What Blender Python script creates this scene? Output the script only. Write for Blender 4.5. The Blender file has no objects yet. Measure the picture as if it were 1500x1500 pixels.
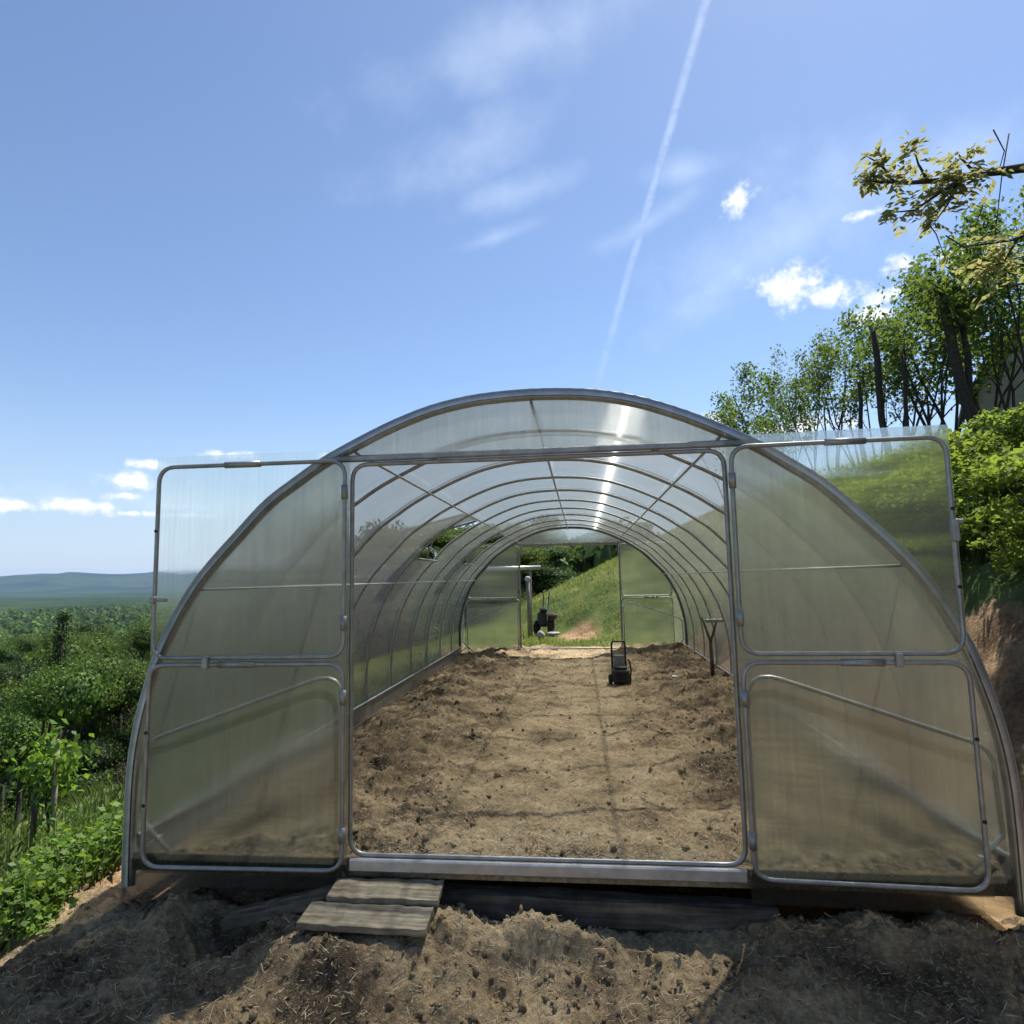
import bpy, math, random
import numpy as np
from mathutils import Vector, Matrix
R = math.radians
random.seed(7)
sc = bpy.context.scene
col = sc.collection

# ------------------------------------------------------------------ camera
F = 926.0                      # focal length in pixels of the 1500 px frame
YAW, PITCH, ROLL = 0.1068, 0.1043, 0.020
CAM = np.array([0.2226, -3.0636, 1.3])
_f = np.array([-math.sin(YAW)*math.cos(PITCH), math.cos(YAW)*math.cos(PITCH), math.sin(PITCH)])
_r0 = np.array([math.cos(YAW), math.sin(YAW), 0.0]); _u0 = np.cross(_r0, _f)
_r = math.cos(ROLL)*_r0 - math.sin(ROLL)*_u0
_u = math.sin(ROLL)*_r0 + math.cos(ROLL)*_u0
cam_d = bpy.data.cameras.new("camera"); cam = bpy.data.objects.new("camera", cam_d); col.objects.link(cam)
cam_d.sensor_width = 36; cam_d.lens = F/1500*36; cam_d.clip_start = 0.05; cam_d.clip_end = 40000
m = Matrix.Identity(4)
for i in range(3):
    m[i][0] = _r[i]; m[i][1] = _u[i]; m[i][2] = -_f[i]; m[i][3] = CAM[i]
cam.matrix_world = m
sc.camera = cam
def ray(px, py):
    d = _f + _r*(px-750)/F - _u*(py-750)/F
    return d/np.linalg.norm(d)
def at(px, py, Y):
    d = ray(px, py); return CAM + d*(Y-CAM[1])/d[1]

# ------------------------------------------------------------------ helpers
def tag(o, label=None, cat=None, group=None, kind=None):
    if label: o["label"] = label
    if cat: o["category"] = cat
    if group: o["group"] = group
    if kind: o["kind"] = kind
    return o
def empty(name, loc=(0,0,0), rz=0):
    o = bpy.data.objects.new(name, None); col.objects.link(o)
    o.location = loc; o.rotation_euler = (0,0,rz); o.empty_display_size = 0.1
    return o
def mesh_np(name, V, faces, mats, parent=None, smooth=False):
    me = bpy.data.meshes.new(name)
    if isinstance(faces, np.ndarray):
        V = np.ascontiguousarray(V, dtype=np.float32); n, k = faces.shape
        me.vertices.add(len(V)); me.vertices.foreach_set("co", V.ravel())
        me.loops.add(n*k); me.loops.foreach_set("vertex_index", faces.astype(np.int32).ravel())
        me.polygons.add(n); me.polygons.foreach_set("loop_start", np.arange(0, n*k, k, dtype=np.int32))
        me.update(calc_edges=True)
    else:
        me.from_pydata([tuple(v) for v in V], [], faces); me.update()
    me.validate()
    for mt in (mats if isinstance(mats, (list, tuple)) else [mats]): me.materials.append(mt)
    if smooth: me.polygons.foreach_set("use_smooth", np.ones(len(me.polygons), dtype=bool))
    o = bpy.data.objects.new(name, me); col.objects.link(o)
    if parent is not None: o.parent = parent
    return o
def copy_tree(o, parent=None):
    c = o.copy(); col.objects.link(c)
    if parent is not None: c.parent = parent
    for ch in list(o.children): copy_tree(ch, c)
    return c
class MB:
    def __init__(s): s.v = []; s.f = []; s.smooth = []
    def add(s, V, Fs, smooth=False):
        b = len(s.v); s.v += [tuple(map(float, x)) for x in V]
        s.f += [tuple(i+b for i in f) for f in Fs]; s.smooth += [smooth]*len(Fs)
        return s
    def box(s, c, d, M=None, bev=0.0):
        x, y, z = d[0]/2, d[1]/2, d[2]/2
        b = min(bev, x*.9, y*.9, z*.9)
        if b <= 0:
            V = [(-x,-y,-z),(x,-y,-z),(x,y,-z),(-x,y,-z),(-x,-y,z),(x,-y,z),(x,y,z),(-x,y,z)]
            Fs = [(0,3,2,1),(4,5,6,7),(0,1,5,4),(1,2,6,5),(2,3,7,6),(3,0,4,7)]
        else:
            V = []; idx = {}
            for sx in (-1,1):
                for sy in (-1,1):
                    for sz in (-1,1):
                        for a in range(3):
                            p = [sx*(x-b), sy*(y-b), sz*(z-b)]; p[a] = (sx*x, sy*y, sz*z)[a]
                            idx[(sx,sy,sz,a)] = len(V); V.append(tuple(p))
            Fs = []
            def q(l): Fs.append(tuple(idx[k] for k in l))
            for sx in (-1,1):
                l = [(sx,-1,-1,0),(sx,1,-1,0),(sx,1,1,0),(sx,-1,1,0)]; q(l if sx > 0 else l[::-1])
                l = [(-1,sx,-1,1),(1,sx,-1,1),(1,sx,1,1),(-1,sx,1,1)]; q(l[::-1] if sx > 0 else l)
                l = [(-1,-1,sx,2),(1,-1,sx,2),(1,1,sx,2),(-1,1,sx,2)]; q(l if sx > 0 else l[::-1])
            for a, bb, c2 in ((0,1,2),(1,2,0),(2,0,1)):
                for sa in (-1,1):
                    for sb in (-1,1):
                        def k(sc_, w):
                            t = [0,0,0]; t[a] = sa; t[bb] = sb; t[c2] = sc_; return (t[0],t[1],t[2],w)
                        l = [k(-1,a),k(-1,bb),k(1,bb),k(1,a)]; q(l if sa*sb > 0 else l[::-1])
            for sx in (-1,1):
                for sy in (-1,1):
                    for sz in (-1,1):
                        l = [(sx,sy,sz,0),(sx,sy,sz,1),(sx,sy,sz,2)]; q(l if sx*sy*sz > 0 else l[::-1])
        V = [Vector(v) for v in V]
        if M is not None: V = [M @ v for v in V]
        return s.add([v+Vector(c) for v in V], Fs)
    def tube(s, pts, r, n=8, closed=False, rs=None, flat=1.0, up=(0,1,0)):
        """round tube along pts; flat scales the section along `up`"""
        P = [Vector(map(float, p)) for p in pts]; N = len(P); V = []; Fs = []
        upv = Vector(up)
        for i in range(N):
            a = P[(i-1) % N] if (closed or i > 0) else P[i]
            b = P[(i+1) % N] if (closed or i < N-1) else P[i]
            t = (b-a).normalized()
            s1 = upv - t*t.dot(upv)
            if s1.length < 1e-3: s1 = Vector((1,0,0)) - t*t.x
            s1.normalize(); s2 = t.cross(s1)
            ri = rs[i] if rs else r
            for k in range(n):
                th = 2*math.pi*k/n
                V.append(P[i] + s1*(math.cos(th)*ri*flat) + s2*(math.sin(th)*ri))
        for i in range(N if closed else N-1):
            j = (i+1) % N
            for k in range(n):
                l = (k+1) % n
                Fs.append((i*n+k, i*n+l, j*n+l, j*n+k))
        if not closed:
            Fs.append(tuple(range(n))[::-1]); Fs.append(tuple((N-1)*n+k for k in range(n)))
        return s.add(V, Fs, True)
    def lathe(s, prof, n=16, M=None):
        V = []; Fs = []
        for r_, z in prof:
            for k in range(n):
                th = 2*math.pi*k/n; v = Vector((r_*math.cos(th), r_*math.sin(th), z)); V.append(M @ v if M is not None else v)
        for i in range(len(prof)-1):
            for k in range(n):
                l = (k+1) % n; Fs.append((i*n+k, i*n+l, (i+1)*n+l, (i+1)*n+k))
        Fs.append(tuple(range(n))[::-1]); Fs.append(tuple((len(prof)-1)*n+k for k in range(n)))
        return s.add(V, Fs, True)
    def build(s, name, mat, parent=None):
        o = mesh_np(name, s.v, s.f, mat, parent)
        o.data.polygons.foreach_set("use_smooth", s.smooth)
        return o
def round_path(pts, rad, closed=True, n=6):
    """polyline with rounded corners; rad a number or one per corner"""
    out = []; N = len(pts); P = [Vector(p) for p in pts]
    for i in range(N):
        rr = rad[i] if isinstance(rad, (list, tuple)) else rad
        if not closed and i in (0, N-1) or rr <= 0: out.append(P[i]); continue
        a = (P[i-1]-P[i]); b = (P[(i+1) % N]-P[i]); la, lb = a.length, b.length
        a.normalize(); b.normalize()
        ang = a.angle(b); d = min(rr/math.tan(ang/2), la*.45, lb*.45)
        p0 = P[i]+a*d; p1 = P[i]+b*d
        for k in range(n+1):
            t = k/n; out.append(p0*(1-t)**2 + P[i]*2*t*(1-t)*1.0 + p1*t*t)
    return out
# ---- numpy noise
def _hash(ix, iy, seed):
    h = (ix*374761393 + iy*668265263 + seed*1442695041) & 0xffffffff
    h = ((h ^ (h >> 13))*1274126177) & 0xffffffff
    return ((h ^ (h >> 16)) & 0xffff)/65535.0
def vnoise(x, y, seed=0):
    x = np.asarray(x, float); y = np.asarray(y, float)
    ix = np.floor(x).astype(np.int64); iy = np.floor(y).astype(np.int64); fx = x-ix; fy = y-iy
    fx = fx*fx*(3-2*fx); fy = fy*fy*(3-2*fy)
    a = _hash(ix, iy, seed); b = _hash(ix+1, iy, seed); c = _hash(ix, iy+1, seed); d = _hash(ix+1, iy+1, seed)
    return (a*(1-fx)+b*fx)*(1-fy) + (c*(1-fx)+d*fx)*fy
def fbm(x, y, seed=0, oct=4, gain=.5):
    s = 0; a = 1; tot = 0
    for o in range(oct):
        s = s + a*vnoise(x*2**o+13.7*o, y*2**o+7.1*o, seed+o); tot += a; a *= gain
    return s/tot - .5
def sm(a, b, x):
    t = np.clip((np.asarray(x, float)-a)/(b-a), 0, 1); return t*t*(3-2*t)

# ------------------------------------------------------------------ materials
MATS = {}
def nt(name):
    mt = bpy.data.materials.new(name); mt.use_nodes = True; t = mt.node_tree; t.nodes.clear()
    out = t.nodes.new("ShaderNodeOutputMaterial"); MATS[name] = mt
    return mt, t, out
def N(t, typ, **kw):
    n = t.nodes.new(typ)
    for k, v in kw.items():
        if k.startswith("i_"):
            key = k[2:].replace("_", " ")
            n.inputs[key].default_value = v
        else: setattr(n, k, v)
    return n
def L(t, a, b): t.links.new(a, b)
def ramp(t, fac, stops, interp='LINEAR'):
    r = t.nodes.new("ShaderNodeValToRGB"); r.color_ramp.interpolation = interp
    e = r.color_ramp.elements
    while len(e) > 1: e.remove(e[0])
    e[0].position, e[0].color = stops[0][0], tuple(stops[0][1])+(1,)
    for p, c in stops[1:]:
        x = e.new(p); x.color = tuple(c)+(1,)
    L(t, fac, r.inputs[0]); return r
def obj_noise(t, scale, detail=4, rough=.6, vec=None, dim='3D'):
    n = N(t, "ShaderNodeTexNoise"); n.inputs["Scale"].default_value = scale; n.inputs["Detail"].default_value = detail
    n.inputs["Roughness"].default_value = rough
    if vec is None:
        g = N(t, "ShaderNodeNewGeometry"); vec = g.outputs["Position"]
    L(t, vec, n.inputs["Vector"]); return n
def simple(name, c0, c1, scale=8, rough=.7, metal=0, bump=0.0, bscale=40, spec=.4):
    mt, t, out = nt(name)
    p = N(t, "ShaderNodeBsdfPrincipled"); p.inputs["Roughness"].default_value = rough; p.inputs["Metallic"].default_value = metal
    p.inputs["Specular IOR Level"].default_value = spec
    n = obj_noise(t, scale); rr = ramp(t, n.outputs["Fac"], [(.3, c0), (.7, c1)]); L(t, rr.outputs[0], p.inputs["Base Color"])
    if bump:
        b = N(t, "ShaderNodeBump"); b.inputs["Strength"].default_value = bump; b.inputs["Distance"].default_value = .01
        n2 = obj_noise(t, bscale, 5); L(t, n2.outputs["Fac"], b.inputs["Height"]); L(t, b.outputs[0], p.inputs["Normal"])
    L(t, p.outputs[0], out.inputs[0]); return mt
def metal_mat(name, c0, c1, rough=.42):
    mt, t, out = nt(name)
    p = N(t, "ShaderNodeBsdfPrincipled"); p.inputs["Metallic"].default_value = .55
    n = obj_noise(t, 14, 5); rr = ramp(t, n.outputs["Fac"], [(.3, c0), (.7, c1)]); L(t, rr.outputs[0], p.inputs["Base Color"])
    mr = N(t, "ShaderNodeMapRange"); mr.inputs["To Min"].default_value = rough-.1; mr.inputs["To Max"].default_value = rough+.14
    n2 = obj_noise(t, 45, 3); L(t, n2.outputs["Fac"], mr.inputs["Value"]); L(t, mr.outputs[0], p.inputs["Roughness"])
    L(t, p.outputs[0], out.inputs[0]); return mt
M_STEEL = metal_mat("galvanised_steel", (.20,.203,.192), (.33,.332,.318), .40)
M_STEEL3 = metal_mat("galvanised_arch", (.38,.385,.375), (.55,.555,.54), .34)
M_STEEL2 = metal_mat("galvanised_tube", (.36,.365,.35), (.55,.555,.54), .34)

def sheet_mat(name, axis, clear, blur, glow, streak, tint=(.8,.82,.81), dirt=.5, amp=1.2, refl=.3):
    """twin-wall polycarbonate: clear share, light smeared across the flutes, milky glow and a faint gloss.
    axis is the direction the flutes run in: 'Z' upright, 'ARC' round the arch"""
    mt, t, out = nt(name)
    g = N(t, "ShaderNodeNewGeometry")
    sep = N(t, "ShaderNodeSeparateXYZ"); L(t, g.outputs["Position"], sep.inputs[0])
    # dirty streaks running along the flutes
    mp = N(t, "ShaderNodeMapping"); L(t, g.outputs["Position"], mp.inputs[0])
    mp.inputs["Scale"].default_value = (70, 8, 2.2) if axis == 'Z' else (2.0, 70, 2.0)
    ns = N(t, "ShaderNodeTexNoise"); ns.inputs["Scale"].default_value = 1; ns.inputs["Detail"].default_value = 4; L(t, mp.outputs[0], ns.inputs["Vector"])
    nb = obj_noise(t, 1.7, 4)
    mul = N(t, "ShaderNodeMath", operation='MULTIPLY'); L(t, ns.outputs["Fac"], mul.inputs[0]); L(t, nb.outputs["Fac"], mul.inputs[1])
    mr = N(t, "ShaderNodeMapRange"); mr.inputs["From Min"].default_value = .12; mr.inputs["From Max"].default_value = .42
    mr.inputs["To Min"].default_value = 1-dirt; mr.inputs["To Max"].default_value = 1.0; L(t, mul.outputs[0], mr.inputs["Value"])
    tc = N(t, "ShaderNodeMix", data_type='RGBA', blend_type='MULTIPLY'); tc.inputs["Factor"].default_value = 1
    tc.inputs["A"].default_value = tuple(tint)+(1,); cmb = N(t, "ShaderNodeCombineColor"); 
    for k in range(3): L(t, mr.outputs[0], cmb.inputs[k])
    L(t, cmb.outputs[0], tc.inputs["B"])
    # fine flute lines
    tr = N(t, "ShaderNodeBsdfTransparent"); L(t, tc.outputs["Result"], tr.inputs[0])
    ax = (1,0,0) if axis == 'Z' else (0,1,0)
    dt = N(t, "ShaderNodeVectorMath", operation='DOT_PRODUCT'); dt.inputs[1].default_value = tuple(4000*q for q in ax); L(t, g.outputs["Position"], dt.inputs[0])
    wn = N(t, "ShaderNodeTexWhiteNoise", noise_dimensions='1D'); L(t, dt.outputs["Value"], wn.inputs["W"])
    ma = N(t, "ShaderNodeMath", operation='MULTIPLY_ADD'); ma.inputs[1].default_value = amp; ma.inputs[2].default_value = -amp/2; L(t, wn.outputs["Value"], ma.inputs[0])
    vs_ = N(t, "ShaderNodeVectorMath", operation='SCALE'); vs_.inputs[0].default_value = ax; L(t, ma.outputs[0], vs_.inputs["Scale"])
    va = N(t, "ShaderNodeVectorMath", operation='ADD'); L(t, g.outputs["Normal"], va.inputs[0]); L(t, vs_.outputs[0], va.inputs[1])
    vn_ = N(t, "ShaderNodeVectorMath", operation='NORMALIZE'); L(t, va.outputs[0], vn_.inputs[0])
    h = N(t, "ShaderNodeBsdfRefraction"); h.inputs["IOR"].default_value = 1.13; h.inputs["Roughness"].default_value = .13
    L(t, tc.outputs["Result"], h.inputs["Color"]); L(t, vn_.outputs[0], h.inputs["Normal"])
    if streak > 0:
        tg = N(t, "ShaderNodeVectorMath", operation='CROSS_PRODUCT'); tg.inputs[0].default_value = (0,1,0); L(t, g.outputs["Normal"], tg.inputs[1])
        h2 = N(t, "ShaderNodeBsdfHair", component='Transmission'); h2.inputs["Offset"].default_value = 0
        h2.inputs["RoughnessU"].default_value = .004; h2.inputs["RoughnessV"].default_value = 1.0
        h2.inputs["Color"].default_value = (.9,.9,.9,1); L(t, tg.outputs[0], h2.inputs["Tangent"])
    tl = N(t, "ShaderNodeBsdfTranslucent"); tl.inputs[0].default_value = (.68,.72,.65,1)
    df = N(t, "ShaderNodeBsdfDiffuse"); df.inputs[0].default_value = (.50,.53,.48,1)
    gl = N(t, "ShaderNodeBsdfGlossy"); gl.inputs["Roughness"].default_value = .22; gl.inputs["Color"].default_value = (.9,.9,.9,1)
    def mix(a, b, f):
        mx = N(t, "ShaderNodeMixShader")
        if isinstance(f, float): mx.inputs[0].default_value = f
        else: L(t, f, mx.inputs[0])
        L(t, a, mx.inputs[1]); L(t, b, mx.inputs[2]); return mx.outputs[0]
    s = mix(tr.outputs[0], h.outputs[0], blur/(clear+blur))
    gd = mix(tl.outputs[0], df.outputs[0], .25)
    s = mix(s, gd, glow)
    if streak > 0: s = mix(s, h2.outputs[0], streak)
    fr = N(t, "ShaderNodeFresnel"); fr.inputs["IOR"].default_value = 1.38
    fm = N(t, "ShaderNodeMath", operation='MULTIPLY'); fm.inputs[1].default_value = refl; L(t, fr.outputs[0], fm.inputs[0])
    s = mix(s, gl.outputs[0], fm.outputs[0])
    L(t, s, out.inputs[0]); return mt
M_ROOF = sheet_mat("roof_polycarbonate", 'ARC', .62, .38, .13, .07, (.79,.80,.80), .24, .6, .22)
M_WALL = sheet_mat("wall_polycarbonate", 'Z', .30, .70, .125, .0, (.94,.96,.91), .22, 1.0, .35)
M_LEAF = sheet_mat("door_polycarbonate", 'Z', .30, .70, .05, .0, (.95,.97,.93), .12, 1.0, .4)

def soil_mat():
    mt, t, out = nt("loose_soil")
    p = N(t, "ShaderNodeBsdfPrincipled"); p.inputs["Roughness"].default_value = .95; p.inputs["Specular IOR Level"].default_value = .15
    n1 = obj_noise(t, 2.2, 6, .62); n2 = obj_noise(t, 34, 5, .7); n3 = obj_noise(t, 160, 3, .7)
    mp = N(t, "ShaderNodeMapping"); g = N(t, "ShaderNodeNewGeometry"); L(t, g.outputs["Position"], mp.inputs[0]); mp.inputs["Scale"].default_value = (60, 140, 60); mp.inputs["Rotation"].default_value = (0,0,.5)
    n4 = N(t, "ShaderNodeTexNoise"); n4.inputs["Scale"].default_value = 1; n4.inputs["Detail"].default_value = 5; L(t, mp.outputs[0], n4.inputs["Vector"])
    spx = N(t, "ShaderNodeSeparateXYZ"); L(t, g.outputs["Position"], spx.inputs[0])
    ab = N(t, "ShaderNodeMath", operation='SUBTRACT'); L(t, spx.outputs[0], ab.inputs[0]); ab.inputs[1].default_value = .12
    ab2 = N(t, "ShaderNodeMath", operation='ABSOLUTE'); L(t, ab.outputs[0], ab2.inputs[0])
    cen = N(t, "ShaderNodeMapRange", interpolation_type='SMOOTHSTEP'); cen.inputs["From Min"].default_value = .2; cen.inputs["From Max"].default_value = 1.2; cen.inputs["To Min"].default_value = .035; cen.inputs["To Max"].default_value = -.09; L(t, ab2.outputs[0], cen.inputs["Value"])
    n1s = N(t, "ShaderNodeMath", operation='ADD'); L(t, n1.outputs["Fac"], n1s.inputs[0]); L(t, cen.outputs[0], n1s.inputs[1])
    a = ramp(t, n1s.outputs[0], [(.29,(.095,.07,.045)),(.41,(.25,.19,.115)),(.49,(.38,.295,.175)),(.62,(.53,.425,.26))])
    b = ramp(t, n2.outputs["Fac"], [(.3,(.35,.32,.3)),(.62,(1.05,1.0,.95))])
    mx = N(t, "ShaderNodeMix", data_type='RGBA', blend_type='MULTIPLY'); mx.inputs["Factor"].default_value = .8
    L(t, a.outputs[0], mx.inputs["A"]); L(t, b.outputs[0], mx.inputs["B"])
    s = ramp(t, n4.outputs["Fac"], [(.56,(0,0,0)),(.66,(1,1,1))])
    mx2 = N(t, "ShaderNodeMix", data_type='RGBA'); sc_ = N(t, "ShaderNodeMath", operation='MULTIPLY'); sc_.inputs[1].default_value = .5
    L(t, s.outputs[0], sc_.inputs[0]); L(t, sc_.outputs[0], mx2.inputs["Factor"]); L(t, mx.outputs["Result"], mx2.inputs["A"]); mx2.inputs["B"].default_value = (.50,.41,.25,1)
    L(t, mx2.outputs["Result"], p.inputs["Base Color"])
    bp = N(t, "ShaderNodeBump"); bp.inputs["Strength"].default_value = .8; bp.inputs["Distance"].default_value = .02
    ad = N(t, "ShaderNodeMath", operation='ADD'); L(t, n2.outputs["Fac"], ad.inputs[0]); L(t, n3.outputs["Fac"], ad.inputs[1])
    L(t, ad.outputs[0], bp.inputs["Height"]); L(t, bp.outputs[0], p.inputs["Normal"])
    L(t, p.outputs[0], out.inputs[0]); return mt
M_SOIL = soil_mat()
M_CLOD = simple("soil_clod", (.15,.108,.068), (.34,.26,.16), 30, .95, 0, .5, 120, .15)
M_STRAW = simple("dry_straw", (.30,.235,.13), (.50,.42,.27), 20, .8)

def terrain_mat():
    """earth cut and grassy ground blended by the mesh attribute 'cover' (0 bare earth, 1 green)"""
    mt, t, out = nt("hillside_ground")
    p = N(t, "ShaderNodeBsdfPrincipled"); p.inputs["Roughness"].default_value = .95; p.inputs["Specular IOR Level"].default_value = .15
    at_ = N(t, "ShaderNodeAttribute"); at_.attribute_name = "cover"
    n1 = obj_noise(t, 3.5, 7, .65); n2 = obj_noise(t, 26, 5, .7)
    e = ramp(t, n1.outputs["Fac"], [(.3,(.12,.075,.042)),(.48,(.31,.195,.105)),(.62,(.47,.33,.18))])
    eb = ramp(t, n2.outputs["Fac"], [(.3,(.4,.38,.36)),(.6,(1,1,1))])
    em = N(t, "ShaderNodeMix", data_type='RGBA', blend_type='MULTIPLY'); em.inputs["Factor"].default_value = .8; L(t, e.outputs[0], em.inputs["A"]); L(t, eb.outputs[0], em.inputs["B"])
    n5 = obj_noise(t, 1.2, 6, .65)
    gcol = ramp(t, n5.outputs["Fac"], [(.32,(.04,.065,.016)),(.5,(.085,.125,.03)),(.66,(.20,.20,.075))])
    mx = N(t, "ShaderNodeMix", data_type='RGBA'); L(t, em.outputs["Result"], mx.inputs["A"]); L(t, gcol.outputs[0], mx.inputs["B"])
    ad = N(t, "ShaderNodeMath", operation='MULTIPLY_ADD'); L(t, n2.outputs["Fac"], ad.inputs[0]); ad.inputs[1].default_value = .8; 
    sb = N(t, "ShaderNodeMath", operation='SUBTRACT'); L(t, at_.outputs["Fac"], sb.inputs[0]); sb.inputs[1].default_value = .4; L(t, sb.outputs[0], ad.inputs[2])
    cl = ramp(t, ad.outputs[0], [(.4,(0,0,0)),(.6,(1,1,1))]); L(t, cl.outputs[0], mx.inputs["Factor"])
    L(t, mx.outputs["Result"], p.inputs["Base Color"])
    bp = N(t, "ShaderNodeBump"); bp.inputs["Strength"].default_value = .9; bp.inputs["Distance"].default_value = .05; L(t, n2.outputs["Fac"], bp.inputs["Height"]); L(t, bp.outputs[0], p.inputs["Normal"])
    L(t, p.outputs[0], out.inputs[0]); return mt
M_TERR = terrain_mat()
def valley_mat():
    mt, t, out = nt("valley_forest_and_fields")
    p = N(t, "ShaderNodeBsdfPrincipled"); p.inputs["Roughness"].default_value = 1; p.inputs["Specular IOR Level"].default_value = .05
    n1 = obj_noise(t, .0016, 5, .6); n2 = obj_noise(t, .02, 6, .7); n3 = obj_noise(t, .15, 3, .7)
    a = ramp(t, n1.outputs["Fac"], [(.40,(.018,.038,.012)),(.52,(.035,.065,.018)),(.56,(.05,.075,.025)),(.60,(.03,.055,.016))])
    b = ramp(t, n2.outputs["Fac"], [(.3,(.45,.45,.45)),(.65,(1.1,1.1,1.0))]); c = ramp(t, n3.outputs["Fac"], [(.3,(.4,.4,.4)),(.65,(1.15,1.15,1.05))])
    m1 = N(t, "ShaderNodeMix", data_type='RGBA', blend_type='MULTIPLY'); m1.inputs["Factor"].default_value = .8; L(t, a.outputs[0], m1.inputs["A"]); L(t, b.outputs[0], m1.inputs["B"])
    m2 = N(t, "ShaderNodeMix", data_type='RGBA', blend_type='MULTIPLY'); m2.inputs["Factor"].default_value = .8; L(t, m1.outputs["Result"], m2.inputs["A"]); L(t, c.outputs[0], m2.inputs["B"])
    L(t, m2.outputs["Result"], p.inputs["Base Color"]); L(t, p.outputs[0], out.inputs[0]); return mt
M_VALLEY = valley_mat()
def foliage_mat(name, cols, trans=(.16,.24,.03), tw=.42, obj_var=.25):
    mt, t, out = nt(name)
    g = N(t, "ShaderNodeNewGeometry"); oi = N(t, "ShaderNodeObjectInfo")
    k = len(cols); r = ramp(t, g.outputs["Random Per Island"], [(i/(k-1), c) for i, c in enumerate(cols)])
    hsv = N(t, "ShaderNodeHueSaturation"); L(t, r.outputs[0], hsv.inputs["Color"])
    mr = N(t, "ShaderNodeMapRange"); mr.inputs["To Min"].default_value = 1-obj_var; mr.inputs["To Max"].default_value = 1+obj_var; L(t, oi.outputs["Random"], mr.inputs["Value"]); L(t, mr.outputs[0], hsv.inputs["Value"])
    mh = N(t, "ShaderNodeMapRange"); mh.inputs["To Min"].default_value = .485; mh.inputs["To Max"].default_value = .515; L(t, oi.outputs["Random"], mh.inputs["Value"]); L(t, mh.outputs[0], hsv.inputs["Hue"])
    d = N(t, "ShaderNodeBsdfDiffuse"); L(t, hsv.outputs[0], d.inputs[0])
    tl = N(t, "ShaderNodeBsdfTranslucent")
    mxc = N(t, "ShaderNodeMix", data_type='RGBA'); mxc.inputs["Factor"].default_value = .6; L(t, hsv.outputs[0], mxc.inputs["A"]); mxc.inputs["B"].default_value = tuple(trans)+(1,)
    L(t, mxc.outputs["Result"], tl.inputs[0])
    mx = N(t, "ShaderNodeMixShader"); mx.inputs[0].default_value = tw; L(t, d.outputs[0], mx.inputs[1]); L(t, tl.outputs[0], mx.inputs[2])
    gl = N(t, "ShaderNodeBsdfGlossy"); gl.inputs["Roughness"].default_value = .6; gl.inputs["Color"].default_value = (.8,.85,.8,1)
    mx2 = N(t, "ShaderNodeMixShader"); mx2.inputs[0].default_value = .02; L(t, mx.outputs[0], mx2.inputs[1]); L(t, gl.outputs[0], mx2.inputs[2])
    L(t, mx2.outputs[0], out.inputs[0]); return mt
G1 = [(.022,.045,.010),(.04,.075,.014),(.065,.11,.02),(.10,.15,.03)]
M_FOREST = foliage_mat("forest_leaves", [(.014,.032,.009),(.022,.045,.011),(.036,.068,.014),(.054,.092,.02)], (.10,.17,.025), .22)
M_FOREST2 = foliage_mat("forest_leaves_light", [(.026,.052,.011),(.045,.082,.015),(.074,.122,.02),(.105,.158,.03)], (.17,.25,.035), .28)
M_FORDK = foliage_mat("forest_leaves_dark", [(.012,.028,.010),(.02,.042,.012),(.03,.06,.014),(.045,.08,.02)], (.08,.13,.02), .2)
M_DARK = foliage_mat("shade_dark_leaves", [(.012,.026,.01),(.02,.04,.012),(.03,.055,.014)], (.06,.1,.02), .25)  # shade on the backlit rear trees put into the leaf colour; ivy shares it
M_BUSH = foliage_mat("bush_leaves", [(.04,.08,.011),(.08,.14,.018),(.13,.20,.026),(.19,.25,.04)], (.34,.44,.05), .5)
M_HEDGE = foliage_mat("hedge_tree_leaves", [(.03,.06,.012),(.05,.09,.016),(.08,.125,.022),(.13,.17,.035)], (.2,.29,.04), .45)
M_WALNUT = foliage_mat("young_walnut_leaves", [(.09,.12,.035),(.16,.18,.06),(.26,.24,.10),(.36,.24,.13)], (.40,.40,.13), .55, .1)
M_GRASS = foliage_mat("grass_blades", [(.08,.13,.018),(.15,.20,.034),(.25,.26,.07),(.40,.35,.15)], (.38,.42,.08), .4)
M_BRIGHT = foliage_mat("bright_plant_leaves", [(.05,.11,.012),(.085,.16,.02),(.12,.21,.03)], (.25,.38,.03), .5)
M_BROWN = foliage_mat("dry_twig_leaves", [(.05,.04,.025),(.07,.055,.03),(.05,.06,.02)], (.08,.08,.03), .2)
M_BARK = simple("bark", (.03,.026,.022), (.075,.062,.05), 20, .95, 0, .6, 60, .1)
M_WOOD = simple("weathered_wood", (.16,.14,.11), (.30,.27,.22), 10, .85, 0, .3, 60, .2)
M_DKWOOD = simple("old_dark_timber", (.05,.042,.034), (.13,.11,.085), 10, .9, 0, .3, 60, .2)
M_BLACK = simple("black_plastic", (.010,.010,.012), (.022,.022,.025), 20, .45)
M_GREYP = simple("grey_panel", (.16,.17,.16), (.24,.25,.24), 20, .5)
M_WHITEP = simple("white_plastic", (.6,.59,.58), (.75,.74,.73), 20, .5)
M_PALE = simple("pale_weathered_post", (.38,.37,.33), (.52,.5,.46), 20, .75)
M_DARKRED = simple("dark_engine_paint", (.03,.012,.012), (.06,.03,.03), 20, .5)
M_RUBBER = simple("black_rubber", (.012,.012,.012), (.025,.024,.023), 20, .9)
M_RENDER = simple("beige_render", (.30,.27,.22), (.40,.36,.30), 5, .95, 0, .2, 60, .1)
M_TILE = simple("dark_roof", (.035,.03,.028), (.07,.06,.055), 8, .8, 0, .3, 30)
M_STONE = simple("pale_stone", (.25,.23,.2), (.42,.4,.36), 12, .9, 0, .4, 40)

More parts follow.
